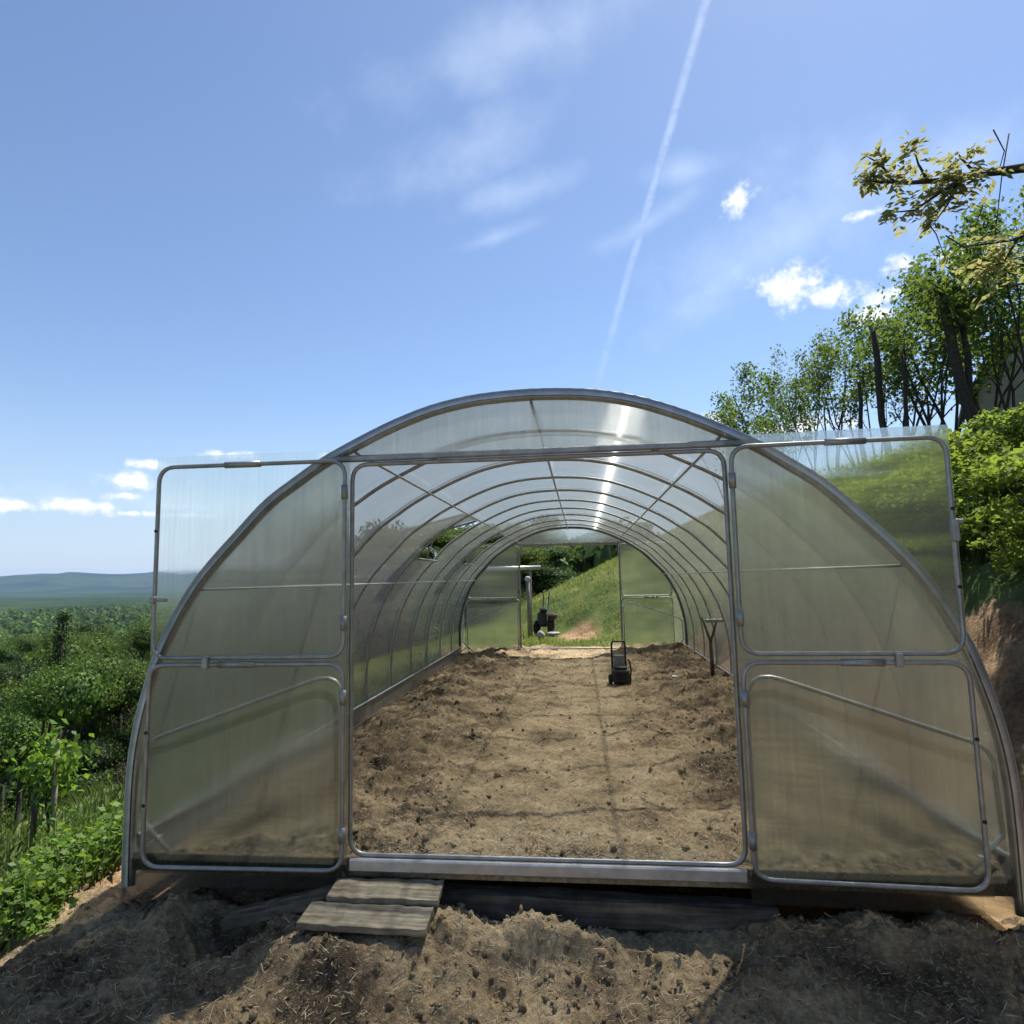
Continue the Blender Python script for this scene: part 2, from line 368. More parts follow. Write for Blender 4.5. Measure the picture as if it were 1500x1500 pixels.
# ------------------------------------------------------------------ terrain
def terr(X, Y):
    X = np.asarray(X, float); Y = np.asarray(Y, float)
    far = sm(8.6, 9.6, Y)
    base = -0.28 + .27*far - .13*sm(.05, -.25, Y)
    foot = 2.28 - 4.9*sm(8.6, 15, Y) + 2.5*sm(16, 26, Y)
    s = np.maximum(0, X-foot)
    near = 1.45*sm(-.25, 1.45, s) - 1.45*float(sm(-.25,1.45,0.)) + .42*np.maximum(0, s-.8) - .1*np.maximum(0, s-8)
    farh = .46*s*sm(0, .8, s) - .30*np.maximum(0, s-7)
    f = sm(8.3, 11.5, Y)
    right = near*(1-f) + farh*f
    right = right*(1 - .35*sm(18, 40, Y))
    d = np.maximum(0, -X-2.25+.0*Y)
    left = -(.26*d*sm(0, 1.2, d) + .74*np.maximum(0, d-3.6)) 
    left = np.where(left < -12, -12 - (1-np.exp((left+12)/14))*9, left)
    n = .05*fbm(X*.9, Y*.9, 3) + .25*fbm(X*.11, Y*.11, 9)*sm(6, 20, np.abs(X)+np.abs(Y-5))
    return base + right + left + n
def grid(xs, ys, fz):
    XX, YY = np.meshgrid(xs, ys); Z = fz(XX, YY); nx, ny = len(xs), len(ys)
    V = np.stack([XX.ravel(), YY.ravel(), Z.ravel()], 1)
    i = np.arange(nx-1)[None, :] + nx*np.arange(ny-1)[:, None]; i = i.ravel()
    return V, np.stack([i, i+1, i+1+nx, i+nx], 1)
def axis_pts(segs):
    out = []
    for a, b, st in segs: out += list(np.arange(a, b-1e-9, st))
    out.append(segs[-1][1]); return np.array(out)
def rocky(X, Y, Z):   # the cut earth of the bank is lumpy
    k = sm(2.25, 2.5, X)*(1-sm(3.6, 4.2, X))*(1-sm(8, 10, Y))
    return Z + k*(.16*fbm(X*4+Z*2, Y*3, 21, 4) + .10*fbm(X*13, Y*11, 23, 3))
tx = axis_pts([(-120,-30,3),(-30,-8,.8),(-8,-2.2,.16),(-2.2,2.2,.3),(2.2,4.2,.05),(4.2,12,.25),(12,40,1.5)])
ty = axis_pts([(-14,-2,.6),(-2,6,.10),(6,26,.2),(26,60,1.5),(60,170,5)])
V, Fq = grid(tx, ty, lambda X, Y: rocky(X, Y, terr(X, Y)))
inside = (np.abs(V[:,0]) < 2.0) & (V[:,1] > -1.35) & (V[:,1] < 9.4)
V[inside, 2] -= .22
ground = mesh_np("ground", V, Fq, M_TERR, smooth=True); tag(ground, kind="structure")
cov = sm(-2.3, -2.9, V[:,0]) + sm(3.15, 3.65, V[:,0]+.5*fbm(V[:,0]*2, V[:,1]*2, 5)) + sm(9.0, 9.8, V[:,1])
# bare earth patch on the slope beyond the far door
cov = cov - 1.0*np.exp(-(((V[:,0]-.1)/.55)**2 + ((V[:,1]-11.3)/.9)**2))
cov = np.clip(cov, 0, 1)
a_ = ground.data.attributes.new("cover", 'FLOAT', 'POINT'); a_.data.foreach_set("value", cov.astype(np.float32))
# far valley and hills
vx = -np.concatenate([np.arange(60, 400, 12), np.geomspace(400, 12000, 130)])[::-1]
vx = np.concatenate([vx, np.arange(-48, 400, 24), np.geomspace(420, 9000, 30)])
vy = np.concatenate([np.arange(-300, 400, 16), np.geomspace(400, 12500, 140)])
def valley(X, Y):
    r = np.hypot(X, Y)
    z = -46 + 6*fbm(X*.004, Y*.004, 31, 4) + 2.5*fbm(X*.05, Y*.05, 33, 3)*sm(100, 400, r)
    z = z - 8*sm(600, 3000, r)
    z = z + 30*np.maximum(0, fbm(X*.0009, Y*.0009, 41, 3)+.05)*sm(900, 2500, r)
    z = z + sm(6800, 9200, r)*(185 + 170*fbm(X*.0005, Y*.0005, 37, 5) + 150*fbm(X*.0022, Y*.0022, 39, 5))
    return np.where((X > -110) & (Y < 165) & (Y > -20), np.minimum(z, terr(X, Y)-6), z)
V, Fq = grid(vx, vy, valley)
tag(mesh_np("valley", V, Fq, M_VALLEY, smooth=True), kind="structure")

# ------------------------------------------------------------------ soil bed inside and loose earth in front
def soil_z(X, Y):
    side = sm(.25, 1.25, np.abs(X-.12))
    z = -.045 + .07*fbm(X*1.3, Y*1.1, 51, 3) + (.045+.07*side)*fbm(X*4.2, Y*4.0, 55, 4) + (.03+.03*side)*fbm(X*14, Y*13, 59, 3) + (.022+.018*side)*fbm(X*38, Y*36, 61, 2)
    rid = 1-np.abs(2*vnoise(X*3.1, Y*5.2, 71)-1)
    z = z + .06*rid**4*side
    z = z - .11*sm(1.45, 2.0, -X) + .055*sm(.5, 0, Y) + .04*sm(1.2,1.9,X)
    z = z + .05*sm(7.5, 9.2, Y)
    e = sm(.16, .0, Y); z = z*(1-e) + e*(-.012 + .25*z*(1-e)); return np.where(Y < .0, -.09, z)
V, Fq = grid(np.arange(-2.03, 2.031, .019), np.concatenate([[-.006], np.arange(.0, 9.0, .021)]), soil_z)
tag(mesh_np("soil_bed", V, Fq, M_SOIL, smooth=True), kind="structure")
def front_z(X, Y):
    z = -.31 + .09*fbm(X*2.1, Y*2.3, 81, 3) + .08*fbm(X*7, Y*7, 83, 4) + .055*fbm(X*20, Y*20, 85, 3) + .035*fbm(X*55, Y*55, 86, 3)
    lump = .10*fbm(X*8, Y*8, 87, 4)
    z = z + (.14+lump)*np.exp(-(((X-.04)/.26)**2 + ((Y+.17)/.13)**2))          # mound in front of the sill
    z = z + .13*np.exp(-(((X+.76)/.55)**2 + ((Y+.22)/.34)**2)**2)              # earth under the planks
    z = z + .15*np.exp(-(((X-1.55)/.75)**2 + ((Y+.08)/.16)**2)**2)             # earth along the right jamb
    z = np.where((np.abs(X+.72) < .36) & (Y > -.4), np.minimum(z, -.125 + .16*(Y+.05)), z)
    z = z + .12*np.exp(-(((X+1.75)/.16)**2 + ((Y+.06)/.22)**2))                # dirt at the left leg
    z = z - .12*np.exp(-(((X+1.45)/.22)**2 + ((Y+.15)/.2)**2)**2)              # hollow
    z = z + .16*sm(1.9, 2.4, X) + .04*sm(-1.9, -2.3, X)
    e = sm(-2.2, -2.55, X); z = z*(1-e) + (terr(X, Y)+.004)*e
    e = sm(-1.0, -1.35, Y); z = z*(1-e) + (terr(X, Y)+.004)*e
    return z
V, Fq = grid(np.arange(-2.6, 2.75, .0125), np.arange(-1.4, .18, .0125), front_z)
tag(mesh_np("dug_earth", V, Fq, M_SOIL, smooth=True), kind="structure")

rng = np.random.default_rng(5)
def blobs(n, px, py, zf, rmin, rmax, seed, sink=.3):
    """many lumpy clods as arrays"""
    r_ = np.random.default_rng(seed)
    t = (1+5**.5)/2  # icosahedron
    ic = np.array([(-1,t,0),(1,t,0),(-1,-t,0),(1,-t,0),(0,-1,t),(0,1,t),(0,-1,-t),(0,1,-t),(t,0,-1),(t,0,1),(-t,0,-1),(-t,0,1)])/math.hypot(1,t)
    fc = np.array([(0,11,5),(0,5,1),(0,1,7),(0,7,10),(0,10,11),(1,5,9),(5,11,4),(11,10,2),(10,7,6),(7,1,8),(3,9,4),(3,4,2),(3,2,6),(3,6,8),(3,8,9),(4,9,5),(2,4,11),(6,2,10),(8,6,7),(9,8,1)])
    rad = rmin + (rmax-rmin)*r_.random(n)**4
    V = ic[None]*rad[:,None,None]*(1+.9*(r_.random((n,12,1))-.5))*(1+.7*(r_.random((n,1,3))-.5))
    V = V + np.stack([px, py, zf(px, py)+rad*(.5-sink)], 1)[:,None,:]
    return V.reshape(-1,3), (fc[None]+12*np.arange(n)[:,None,None]).reshape(-1,3)
n = 9000
px = rng.uniform(-1.98, 1.98, n); py = .05 + 8.7*rng.random(n)**1.4
keep = rng.random(n) < .25+.75*sm(.35, 1.2, np.abs(px-.15)); px, py = px[keep], py[keep]
V1, F1 = blobs(len(px), px, py, soil_z, .002, .019, 11)
n = 3600; qx = rng.uniform(-2.3, 2.5, n); qy = rng.uniform(-.95, .0, n)
V2, F2 = blobs(n, qx, qy, front_z, .002, .017, 12)
tag(mesh_np("soil_clods", np.vstack([V1, V2]), np.vstack([F1, F2+len(V1)]), M_SOIL), "brown clods of dug soil scattered over the bed and before the sill", "soil clods", kind="stuff")
def strips(px, py, zf, lmin, lmax, w, seed, zoff=.008, tilt=.25):
    r_ = np.random.default_rng(seed); n = len(px)
    th = r_.uniform(0, 2*math.pi, n); l = r_.uniform(lmin, lmax, n); tz = r_.normal(0, tilt, n)
    d = np.stack([np.cos(th), np.sin(th), tz], 1); sd = np.stack([-np.sin(th), np.cos(th), r_.normal(0,.5,n)], 1)*w
    c = np.stack([px, py, zf(px, py)+zoff], 1)
    V = np.stack([c-d*l[:,None]/2-sd, c-d*l[:,None]/2+sd, c+d*l[:,None]/2+sd, c+d*l[:,None]/2-sd], 1).reshape(-1,3)
    return V, np.arange(4*n).reshape(-1,4)
n = 42000
px = rng.uniform(-1.98, 1.98, n); py = .04 + 8.8*rng.random(n)**1.5
keep = rng.random(n) < .25 + 1.4*np.clip(fbm(px*1.4, py*1.2, 91, 3)+.3, 0, 1); px, py = px[keep], py[keep]
V1, F1 = strips(px, py, soil_z, .012, .05, .0011, 21, .004, .3)
n = 3500; qx = rng.uniform(-2.2, 2.4, n); qy = rng.uniform(-1.0, .0, n); V2, F2 = strips(qx, qy, front_z, .015, .06, .0011, 22, .004)
tag(mesh_np("straw_litter", np.vstack([V1, V2]), np.vstack([F1, F2+len(V1)]), M_STRAW), "dry straw and root bits lying over the dug soil", "straw", kind="stuff")

# ------------------------------------------------------------------ greenhouse
HALF = [(0,2.222),(.15,2.217),(.31,2.203),(.5,2.165),(.69,2.10),(.87,2.02),(1.06,1.923),(1.21,1.825),(1.37,1.71),(1.535,1.54),(1.64,1.43),(1.74,1.31),(1.835,1.16),(1.90,1.03),(1.947,.92),(2.02,.66),(2.057,.42),(2.064,.15),(2.06,-.17)]
def resample(pts, n):
    P = np.array(pts); 
    ext = np.vstack([2*P[0]-P[1], P, 2*P[-1]-P[-2]]); out = []
    for i in range(1, len(ext)-2):
        p0, p1, p2, p3 = ext[i-1:i+3]
        for t in np.linspace(0, 1, 12, endpoint=False):
            out.append(.5*((2*p1)+(-p0+p2)*t+(2*p0-5*p1+4*p2-p3)*t*t+(-p0+3*p1-3*p2+p3)*t**3))
    out.append(P[-1]); out = np.array(out)
    s = np.concatenate([[0], np.cumsum(np.linalg.norm(np.diff(out, axis=0), axis=1))])
    q = np.linspace(0, s[-1], n)
    return np.stack([np.interp(q, s, out[:,0]), np.interp(q, s, out[:,1])], 1)
hp = resample([(-HALF[1][0],HALF[1][1])]+HALF if False else HALF, 57)
PROF = np.vstack([hp[::-1]*[-1,1], hp[1:]])            # left foot -> apex -> right foot, 65 points
tang = np.gradient(PROF, axis=0); nrm = np.stack([-tang[:,1], tang[:,0]], 1); nrm /= np.linalg.norm(nrm, axis=1)[:,None]   # outward
NB, SP = 10, .87
GL = NB*SP
gh = empty("greenhouse", (0,0,-.2)); tag(gh, "arched polycarbonate greenhouse on galvanised tube ribs with four front door leaves folded wide open", "greenhouse")
GO = Vector((0,0,.2))
def G(mb, name, mat, parent=None):
    o = mb.build(name, mat, parent or gh)
    if parent is None: o.location = GO
    return o
def prof_at(off, Y): return [(PROF[i,0]+nrm[i,0]*off, Y, PROF[i,1]+nrm[i,1]*off) for i in range(len(PROF))]
for k in range(NB+1):
    mb = MB(); Y = k*SP
    if k == 0:
        mb.tube(prof_at(-.024, Y+.012), .0185, 10, flat=1.15)
    else:
        mb.tube(prof_at(-.020, Y), .0125, 8, flat=1.2)
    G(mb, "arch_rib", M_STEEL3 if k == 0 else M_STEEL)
# edge trim that clamps the sheets on the front and the rear arch
for Y, s in ((-.016, 1), (GL+.016, -1)):
    mb = MB(); V = []; Fs = []
    a = prof_at(.012, Y); b = prof_at(-.022, Y); c = prof_at(.012, Y+s*.045)
    V = a+b+c; n = len(a)
    for i in range(n-1): Fs += [(i, i+1, n+i+1, n+i), (i, 2*n+i, 2*n+i+1, i+1)]
    mb.add(V, Fs, True); G(mb, "edge_trim", M_STEEL3)
# purlins
def nearest(X): return int(np.argmin(np.abs(PROF[:,0]-X) + (PROF[:,1] < .3)*9))
def purlin(X, r_=.0078, y0=.0, y1=GL):
    i = nearest(X); x, z = PROF[i]-nrm[i]*.050
    mb = MB(); mb.tube([(x, y0, z), (x, y1, z)], r_, 8); G(mb, "purlin", M_STEEL2)
for X in (0, -.94, .94): purlin(X)
for X in (-1.735, 1.70): purlin(X, .0065)
# roof sheets: four lengths, with two openings on the left for the vents
VENTS = [(4, 5), (7, 8)]
iv0, iv1 = nearest(-1.53), nearest(-.97)
cuts = [0, 2, 4, 7, 10]
ysub = [k*SP for k in range(NB+1)]
def roof_piece(k0, k1, lift):
    ys = []; 
    for k in range(k0, k1): ys += [k*SP, k*SP+SP/2]
    ys.append(k1*SP)
    ys[0] -= .02; ys[-1] += .02
    V = []; Fs = []; n = len(PROF)
    for y in ys: V += prof_at(lift, y)
    for j in range(len(ys)-1):
        ym = (ys[j]+ys[j+1])/2; kk = int(ym/SP)
        for i in range(n-1):
            if any(kk == v0 for v0, v1 in VENTS) and iv0 <= i < iv1: continue
            Fs.append((j*n+i, j*n+i+1, (j+1)*n+i+1, (j+1)*n+i))     # faces inward
    mb = MB(); mb.add(V, Fs, True); G(mb, "roof_sheet", M_ROOF)
for q in range(4): roof_piece(cuts[q], cuts[q+1], .002+.003*(q % 2))
# vents: flap hinged at its top edge and propped open
for (k0, k1) in VENTS:
    top = PROF[iv1]; bot = PROF[iv0]; y0, y1 = k0*SP+.03, k1*SP-.03
    d = np.array([bot[0]-top[0], bot[1]-top[1]]); ln = np.linalg.norm(d)
    ang = math.atan2(d[1], d[0]) - R(24)      # swing outwards
    e = np.array([math.cos(ang), math.sin(ang)])
    c = [(top[0]+nrm[iv1][0]*.02, y, top[1]+nrm[iv1][1]*.02) for y in (y0, y1)]
    w = [(top[0]+nrm[iv1][0]*.02+e[0]*ln, y, top[1]+nrm[iv1][1]*.02+e[1]*ln) for y in (y0, y1)]
    fr = MB(); fr.tube(round_path([c[0], c[1], w[1], w[0]], .05), .013, 8, True, up=(.6,0,.8))
    f = G(fr, "roof_vent", M_STEEL)
    sh = MB(); sh.add([Vector(v)+Vector((.0,0,.016)) for v in (c[0], c[1], w[1], w[0])], [(0,1,2,3)]); sh.build("vent_sheet", M_LEAF, f)
    st = MB(); st.tube([(bot[0]+.02, (y0+y1)/2, bot[1]-.03), (w[0][0]*.55+c[0][0]*.45, (y0+y1)/2, w[0][2]*.55+c[0][2]*.45)], .006, 6)
    st.tube([(bot[0]+.045, y0-.02, bot[1]-.02), (bot[0]+.045, y1+.02, bot[1]-.02)], .012, 8)
    st.build("vent_stay", M_STEEL, f)
# base rails: a galvanised board along each side and a bright top edge
for s in (-1, 1):
    mb = MB(); mb.box((s*2.035, GL/2, -.03), (.012, GL-.04, .17)); G(mb, "base_board", M_STEEL2 if False else M_STEEL)
    mb = MB(); mb.tube([(s*2.02, .03, .06), (s*2.02, GL-.03, .06)], .011, 8); G(mb, "base_rail", M_STEEL2)
# end walls (front at Y = 0, rear at GL)
DW, DT = .915, 1.90            # half width and height of the opening
def end_wall(Y, dirn):
    yw = Y + dirn*.012          # dirn -1: outside is towards the camera
    ix = [i for i in range(len(PROF)) if PROF[i,0] <= -DW-.012]
    left = [(PROF[i,0]-nrm[i,0]*.004, yw, PROF[i,1]-nrm[i,1]*.004) for i in ix]
    def flip(P): return P if dirn < 0 else P[::-1]
    pl = left + [(-DW-.012, yw, left[-1][2]+.002), (-DW-.012, yw, -.15)]
    pr = [(-x, y, z) for x, y, z in pl][::-1]
    tp = [(PROF[i,0]-nrm[i,0]*.004, yw, PROF[i,1]-nrm[i,1]*.004) for i in range(len(PROF)) if PROF[i,1] > DT+.03 and abs(PROF[i,0]) < 1.2]
    tp = [(x, y, z) for x, y, z in tp if abs(x) <= DW+.02]
    tp = tp + [(tp[-1][0], yw, DT+.02), (tp[0][0], yw, DT+.02)]
    for nm, P in (("end_wall_sheet", pl), ("end_wall_sheet", pr), ("gable_sheet", tp)):
        mb = MB(); P2 = P[::-1]; mb.add(flip(P2), [tuple(range(len(P2)))]); G(mb, nm, M_WALL)
    # frame round the opening
    mb = MB(); mb.tube(round_path([(-DW, Y, .005), (DW, Y, .005), (DW, Y, DT-.012), (-DW, Y, DT-.012)], .085), .0115, 8, True); G(mb, "opening_frame", M_STEEL)
    mb = MB(); mb.box((0, Y+dirn*.004, DT+.018), (2.10, .03, .032), None, .006); G(mb, "lintel_tube", M_STEEL)
    mb = MB(); mb.box((0, Y+dirn*.022, -.030), (1.99*DW, .03, .055), None, .006); G(mb, "sill", M_STEEL2)
    mb = MB(); mb.tube([(-2.02, Y-dirn*.03, -.075), (2.02, Y-dirn*.03, -.075)], .014, 8); G(mb, "base_rail", M_STEEL)
    # sloping stiffener frames beside the opening
    for s in (-1, 1):
        mb = MB(); yy = Y - dirn*.022
        pts = [(s*.962, yy, -.04), (s*.962, yy, .868), (s*1.99, yy, .515), (s*2.005, yy, .15), (s*1.80, yy, -.055)]
        mb.tube(round_path(pts, [0, .12, .12, .03, 0], False), .010, 8)
        mb.tube([(s*2.03, yy-dirn*.02, -.03), (s*1.90, yy-dirn*.02, .06)], .008, 6)
        G(mb, "stiffener", M_STEEL2)
end_wall(0, -1); end_wall(GL, 1)
# door leaves, each folded flat against the end wall
def leaf(name, hinge_x, Y, s, z0, z1, width, swing, dirn, latch):
    """a leaf whose hinge line is at hinge_x; s is the side it lies on; swing turns its free edge away from the wall"""
    fr = MB(); yb = 0.0
    r_ = .0108
    P = [(0, 0, z0), (s*width, 0, z0), (s*width, 0, z1), (0, 0, z1)]
    fr.tube(round_path(P, .085), r_, 8, True)
    fo = fr.build(name, M_STEEL, gh); fo.location = (hinge_x, Y, .2)
    fo.rotation_euler = (0, 0, swing)
    sh = MB(); yo = .016*(1 if dirn < 0 else -1)      # the sheet sits on the side that faces the wall when open
    e0, e1 = -.022, width+.024
    q = [(s*e0, yo, z0-.034), (s*e1, yo, z0-.034), (s*e1, yo, z1+(.058 if latch == 'top' else .012)), (s*e0, yo, z1+(.058 if latch == 'top' else .012))]
    if s < 0: q = q[::-1]
    sh.add(q, [(0,1,2,3)]); sh.build("door_sheet", M_LEAF, fo)
    for zz in (z0+.16, z1-.16):
        h = MB(); h.tube([(0, -.004, zz-.035), (0, -.004, zz+.035)], .017, 8); h.build("hinge", M_STEEL, fo)
    lt = MB(); sl_ = MB(); sl_.tube([(s*width*.45, 0, z1), (s*width*.64, 0, z1)], .0165, 8); sl_.build("tube_sleeve", M_STEEL, fo)
    if latch == 'top':
        lt.box((s*width, -.012, z0+(z1-z0)*.30 if s < 0 else z0+(z1-z0)*.56), (.03, .03, .10 if s > 0 else .035), None, .005)
        lt.box((s*(width-.05 if s < 0 else width+.012), -.014, z0+(z1-z0)*.30 if s < 0 else z0+(z1-z0)*.60), (.05, .018, .02), None, .004)
    else:
        lt.box((s*width*.70, -.01, z1+.012), (.03, .03, .06), None, .004)
    lt.build("door_latch", M_STEEL, fo)
    for zz in (z0+.30*(z1-z0), z0+.66*(z1-z0)):
        b_ = MB(); b_.lathe([(0,-.004),(.009,-.004),(.009,.002),(.006,.005),(0,.005)], 8, Matrix.Translation((s*width, -r_*1.0, zz)) @ Matrix.Rotation(R(90),4,'X')); b_.build("bolt", M_BLACK, fo)
    return fo
for (Y, dirn) in ((-.052, -1), (GL+.052, 1)):
    sw = 1 if dirn < 0 else -1
    leaf("upper_door_leaf", -.935, Y, -1, .938, 1.902, .985, R(.6)*sw, dirn, 'top')
    leaf("lower_door_leaf", -.935, Y, -1, -.048, .905, .99, R(1.2)*sw, dirn, 'low')
    leaf("upper_door_leaf", .935, Y, 1, .938, 1.892, .925, R(-2.2)*sw, dirn, 'top')
    leaf("lower_door_leaf", .935, Y, 1, -.03, .900, .93, R(-3.0)*sw, dirn, 'low')

# ------------------------------------------------------------------ things in and about the greenhouse
def zs(x, y): return float(soil_z(np.array([x]), np.array([y]))[0])
def zt(x, y): return float(terr(np.array([x]), np.array([y]))[0])
# wheeled black cart
x, y = .66, 5.1
ct = empty("hand_cart", (x, y, zs(x, y)-.01), R(8)); tag(ct, "small black wheeled hand cart with tall handle standing on the soil inside the greenhouse", "hand cart")
mb = MB(); mb.tube(round_path([(-.085, .02, .03), (-.085, .035, .52), (.085, .035, .52), (.085, .02, .03)], .035, False), .0125, 8)
mb.tube([(-.085, .03, .33), (.085, .03, .33)], .011, 8); mb.tube([(-.085, .028, .255), (.085, .028, .255)], .010, 8); mb.build("handle_frame", M_BLACK, ct)
mb = MB(); mb.box((0, .022, .27), (.135, .02, .16), None, .006); mb.build("back_panel", M_GREYP, ct)
mb = MB(); mb.box((0, -.045, .105), (.21, .15, .17), None, .02); mb.box((0, -.05, .205), (.16, .11, .04), None, .015); mb.build("body", M_BLACK, ct)
mb = MB(); mb.box((0, -.125, .11), (.12, .012, .09), None, .004); mb.tube([(-.045,-.128,.15),(.0,-.135,.16),(.045,-.128,.15)], .006, 6); mb.build("front_panel", M_GREYP if False else M_RUBBER, ct)
for s in (-1, 1):
    mb = MB(); mb.lathe([(.0,-.018),(.05,-.018),(.06,-.01),(.06,.01),(.05,.018),(.0,.018)], 18, Matrix.Translation((s*.118, .0, .06)) @ Matrix.Rotation(R(90), 4, 'Y')); mb.build("wheel", M_RUBBER, ct)
mb = MB(); mb.tube(round_path([(.10, -.03, .30), (.125, -.03, .27), (.14, -.03, .16), (.13, -.02, .09)], .03, False), .010, 8); mb.build("hose", M_RUBBER, ct)
# white tub
x, y = 1.40, 5.45
tb = empty("plastic_tub", (x, y, zs(x, y)+.0), R(20)); tag(tb, "small white plastic tub lying on the soil to the right of the black cart", "tub")
mb = MB(); mb.lathe([(.0,0),(.045,0),(.058,.075),(.062,.078),(.062,.084),(.055,.084),(.043,.010),(.0,.008)], 20); mb.build("tub_body", M_WHITEP, tb)
mb = MB(); mb.tube([(-.06,0,.075),(-.03,-.055,.06),(.03,-.055,.06),(.06,0,.075)], .003, 6); mb.build("tub_handle", M_WHITEP, tb)
# forked stand
x, y = 1.83, 5.3
st = empty("forked_stand", (x, y, zs(x, y)-.02)); tag(st, "dark forked stand carrying a short pipe beside the right greenhouse wall", "stand")
mb = MB(); mb.tube([(0,0,0),(-.005,0,.46)], .022, 8, rs=[.026,.022]); mb.build("post", M_DKWOOD, st)
mb = MB(); mb.tube([(-.005,0,.45),(-.10,.01,.76)], .013, 8, rs=[.016,.011]); mb.build("fork_arm", M_DKWOOD, st)
mb = MB(); mb.tube([(-.005,0,.45),(.09,-.01,.74)], .013, 8, rs=[.016,.012]); mb.build("fork_arm", M_DKWOOD, st)
mb = MB(); mb.box((.06, 0, .715), (.25, .05, .045), None, .008); mb.build("rest_bar", M_STEEL, st)
# planks and timber before the sill
def plank(name, c, l, w, h, rz, ry, mat, label, rx=0):
    M = Matrix.Rotation(rz,4,'Z') @ Matrix.Rotation(ry,4,'Y') @ Matrix.Rotation(rx,4,'X')
    nx = 14; V = []; Fs = []
    r_ = np.random.default_rng(int(abs(c[0]*1000)+l*100))
    for i in range(nx+1):
        xx = -l/2 + l*i/nx; j = r_.normal(0, .0022, 4)
        for k2, (yy, zz) in enumerate(((-w/2+j[0], -h/2), (w/2+j[1], -h/2), (w/2+j[1], h/2+j[3]), (-w/2+j[0], h/2+j[2]))): V.append((xx, yy, zz))
    for i in range(nx):
        for k2 in range(4):
            k3 = (k2+1) % 4; Fs.append((i*4+k2, (i+1)*4+k2, (i+1)*4+k3, i*4+k3))
    Fs.append((0,1,2,3)); Fs.append((nx*4+3, nx*4+2, nx*4+1, nx*4))
    mb = MB(); mb.add([M @ Vector(v) for v in V], Fs); o = mb.build(name, mat); o.location = c
    o.location.z = c[2]; tag(o, label, "timber beam" if "beam" in name else "plank"); return o
def wood_mat(name, c0, c1, c2):
    mt, t, out = nt(name); p = N(t, "ShaderNodeBsdfPrincipled"); p.inputs["Roughness"].default_value = .85; p.inputs["Specular IOR Level"].default_value = .2
    tc = N(t, "ShaderNodeTexCoord"); mp = N(t, "ShaderNodeMapping"); mp.inputs["Scale"].default_value = (3, 60, 30); L(t, tc.outputs["Object"], mp.inputs[0])
    n = N(t, "ShaderNodeTexNoise"); n.inputs["Scale"].default_value = 1; n.inputs["Detail"].default_value = 6; L(t, mp.outputs[0], n.inputs["Vector"])
    n2 = obj_noise(t, 9, 5, .65)
    r = ramp(t, n.outputs["Fac"], [(.3,c0),(.55,c1),(.75,c2)]); r2 = ramp(t, n2.outputs["Fac"], [(.35,(.45,.43,.4)),(.6,(1,1,1))])
    mx = N(t, "ShaderNodeMix", data_type='RGBA', blend_type='MULTIPLY'); mx.inputs["Factor"].default_value = .8; L(t, r.outputs[0], mx.inputs["A"]); L(t, r2.outputs[0], mx.inputs["B"])
    L(t, mx.outputs["Result"], p.inputs["Base Color"]); bp = N(t, "ShaderNodeBump"); bp.inputs["Strength"].default_value = .5; bp.inputs["Distance"].default_value = .004
    L(t, n.outputs["Fac"], bp.inputs["Height"]); L(t, bp.outputs[0], p.inputs["Normal"]); L(t, p.outputs[0], out.inputs[0]); return mt
M_PLANK = wood_mat("grey_plank_wood", (.12,.10,.07), (.27,.235,.165), (.42,.37,.27))
M_BEAM = wood_mat("dark_beam_wood", (.06,.05,.036), (.13,.108,.08), (.26,.22,.16))
plank("plank", (-.70, -.118, -.100), .50, .150, .028, R(2.5), R(1.0), M_PLANK, "weathered grey plank lying against the sill on the left", R(6))
plank("plank", (-.735, -.285, -.132), .55, .155, .028, R(1.0), R(1.2), M_PLANK, "weathered grey plank nearest the camera, beside the one against the sill", R(5))
plank("timber_beam", (.26, .03, -.215), 1.55, .10, .11, R(-.6), R(.9), M_BEAM, "dark timber beam lying under the metal sill of the opening")
plank("plank", (-1.18, -.10, -.185), .56, .13, .035, R(4), R(-12), M_BEAM, "dark board sloping down into the hollow below the left door leaf")

# things beyond the far door
def zb(x, y): return zt(x, y)
x, y = -.95, 11.0
po = empty("timber_post", (x, y, zb(x, y)-.05)); tag(po, "pale upright post with a round head just beyond the far door", "post")
mb = MB(); hh = 1.33-zb(x, y)+.05; mb.tube([(0,0,0),(.0,0,hh*.5),(-.015,0,hh-.06)], .04, 10, rs=[.045,.042,.04]); mb.build("shaft", M_WOOD, po)
mb = MB(); mb.lathe([(.0,-.06),(.05,-.05),(.062,0),(.05,.045),(.0,.06)], 14, Matrix.Translation((-.015,0,hh-.05))); mb.build("post_head", M_PALE, po)
x, y = -1.3, 11.45
pp = empty("pipe_rack", (x, y, zb(x, y)-.03)); tag(pp, "grey pipe lying level on two thin uprights behind the far left door leaf", "pipe rack")
h0 = 1.52-zb(x, y)+.03
mb = MB(); mb.tube([(-.85,0,h0),(.60,0,h0+.01)], .048, 12); mb.build("pipe", M_STEEL2, pp)
for xx in (-.7, .36):
    mb = MB(); mb.tube([(xx,0,0),(xx,0,h0-.03)], .022, 8); mb.build("upright", M_STEEL, pp)
x, y = -.66, 11.6
ti = empty("garden_tiller", (x, y, zb(x, y)), R(-15)); tag(ti, "dark walk-behind garden tiller with upright handles standing in the grass beyond the far door", "tiller")
mb = MB(); mb.box((0,0,.36), (.24,.34,.34), None, .05); mb.box((.02,-.05,.57), (.17,.22,.11), None, .04); mb.build("engine", M_BLACK, ti)
mb = MB(); mb.box((.19,.02,.42), (.20,.22,.14), None, .04); mb.box((.22,-.02,.26), (.05,.05,.22)); mb.build("side_box", M_DARKRED, ti)
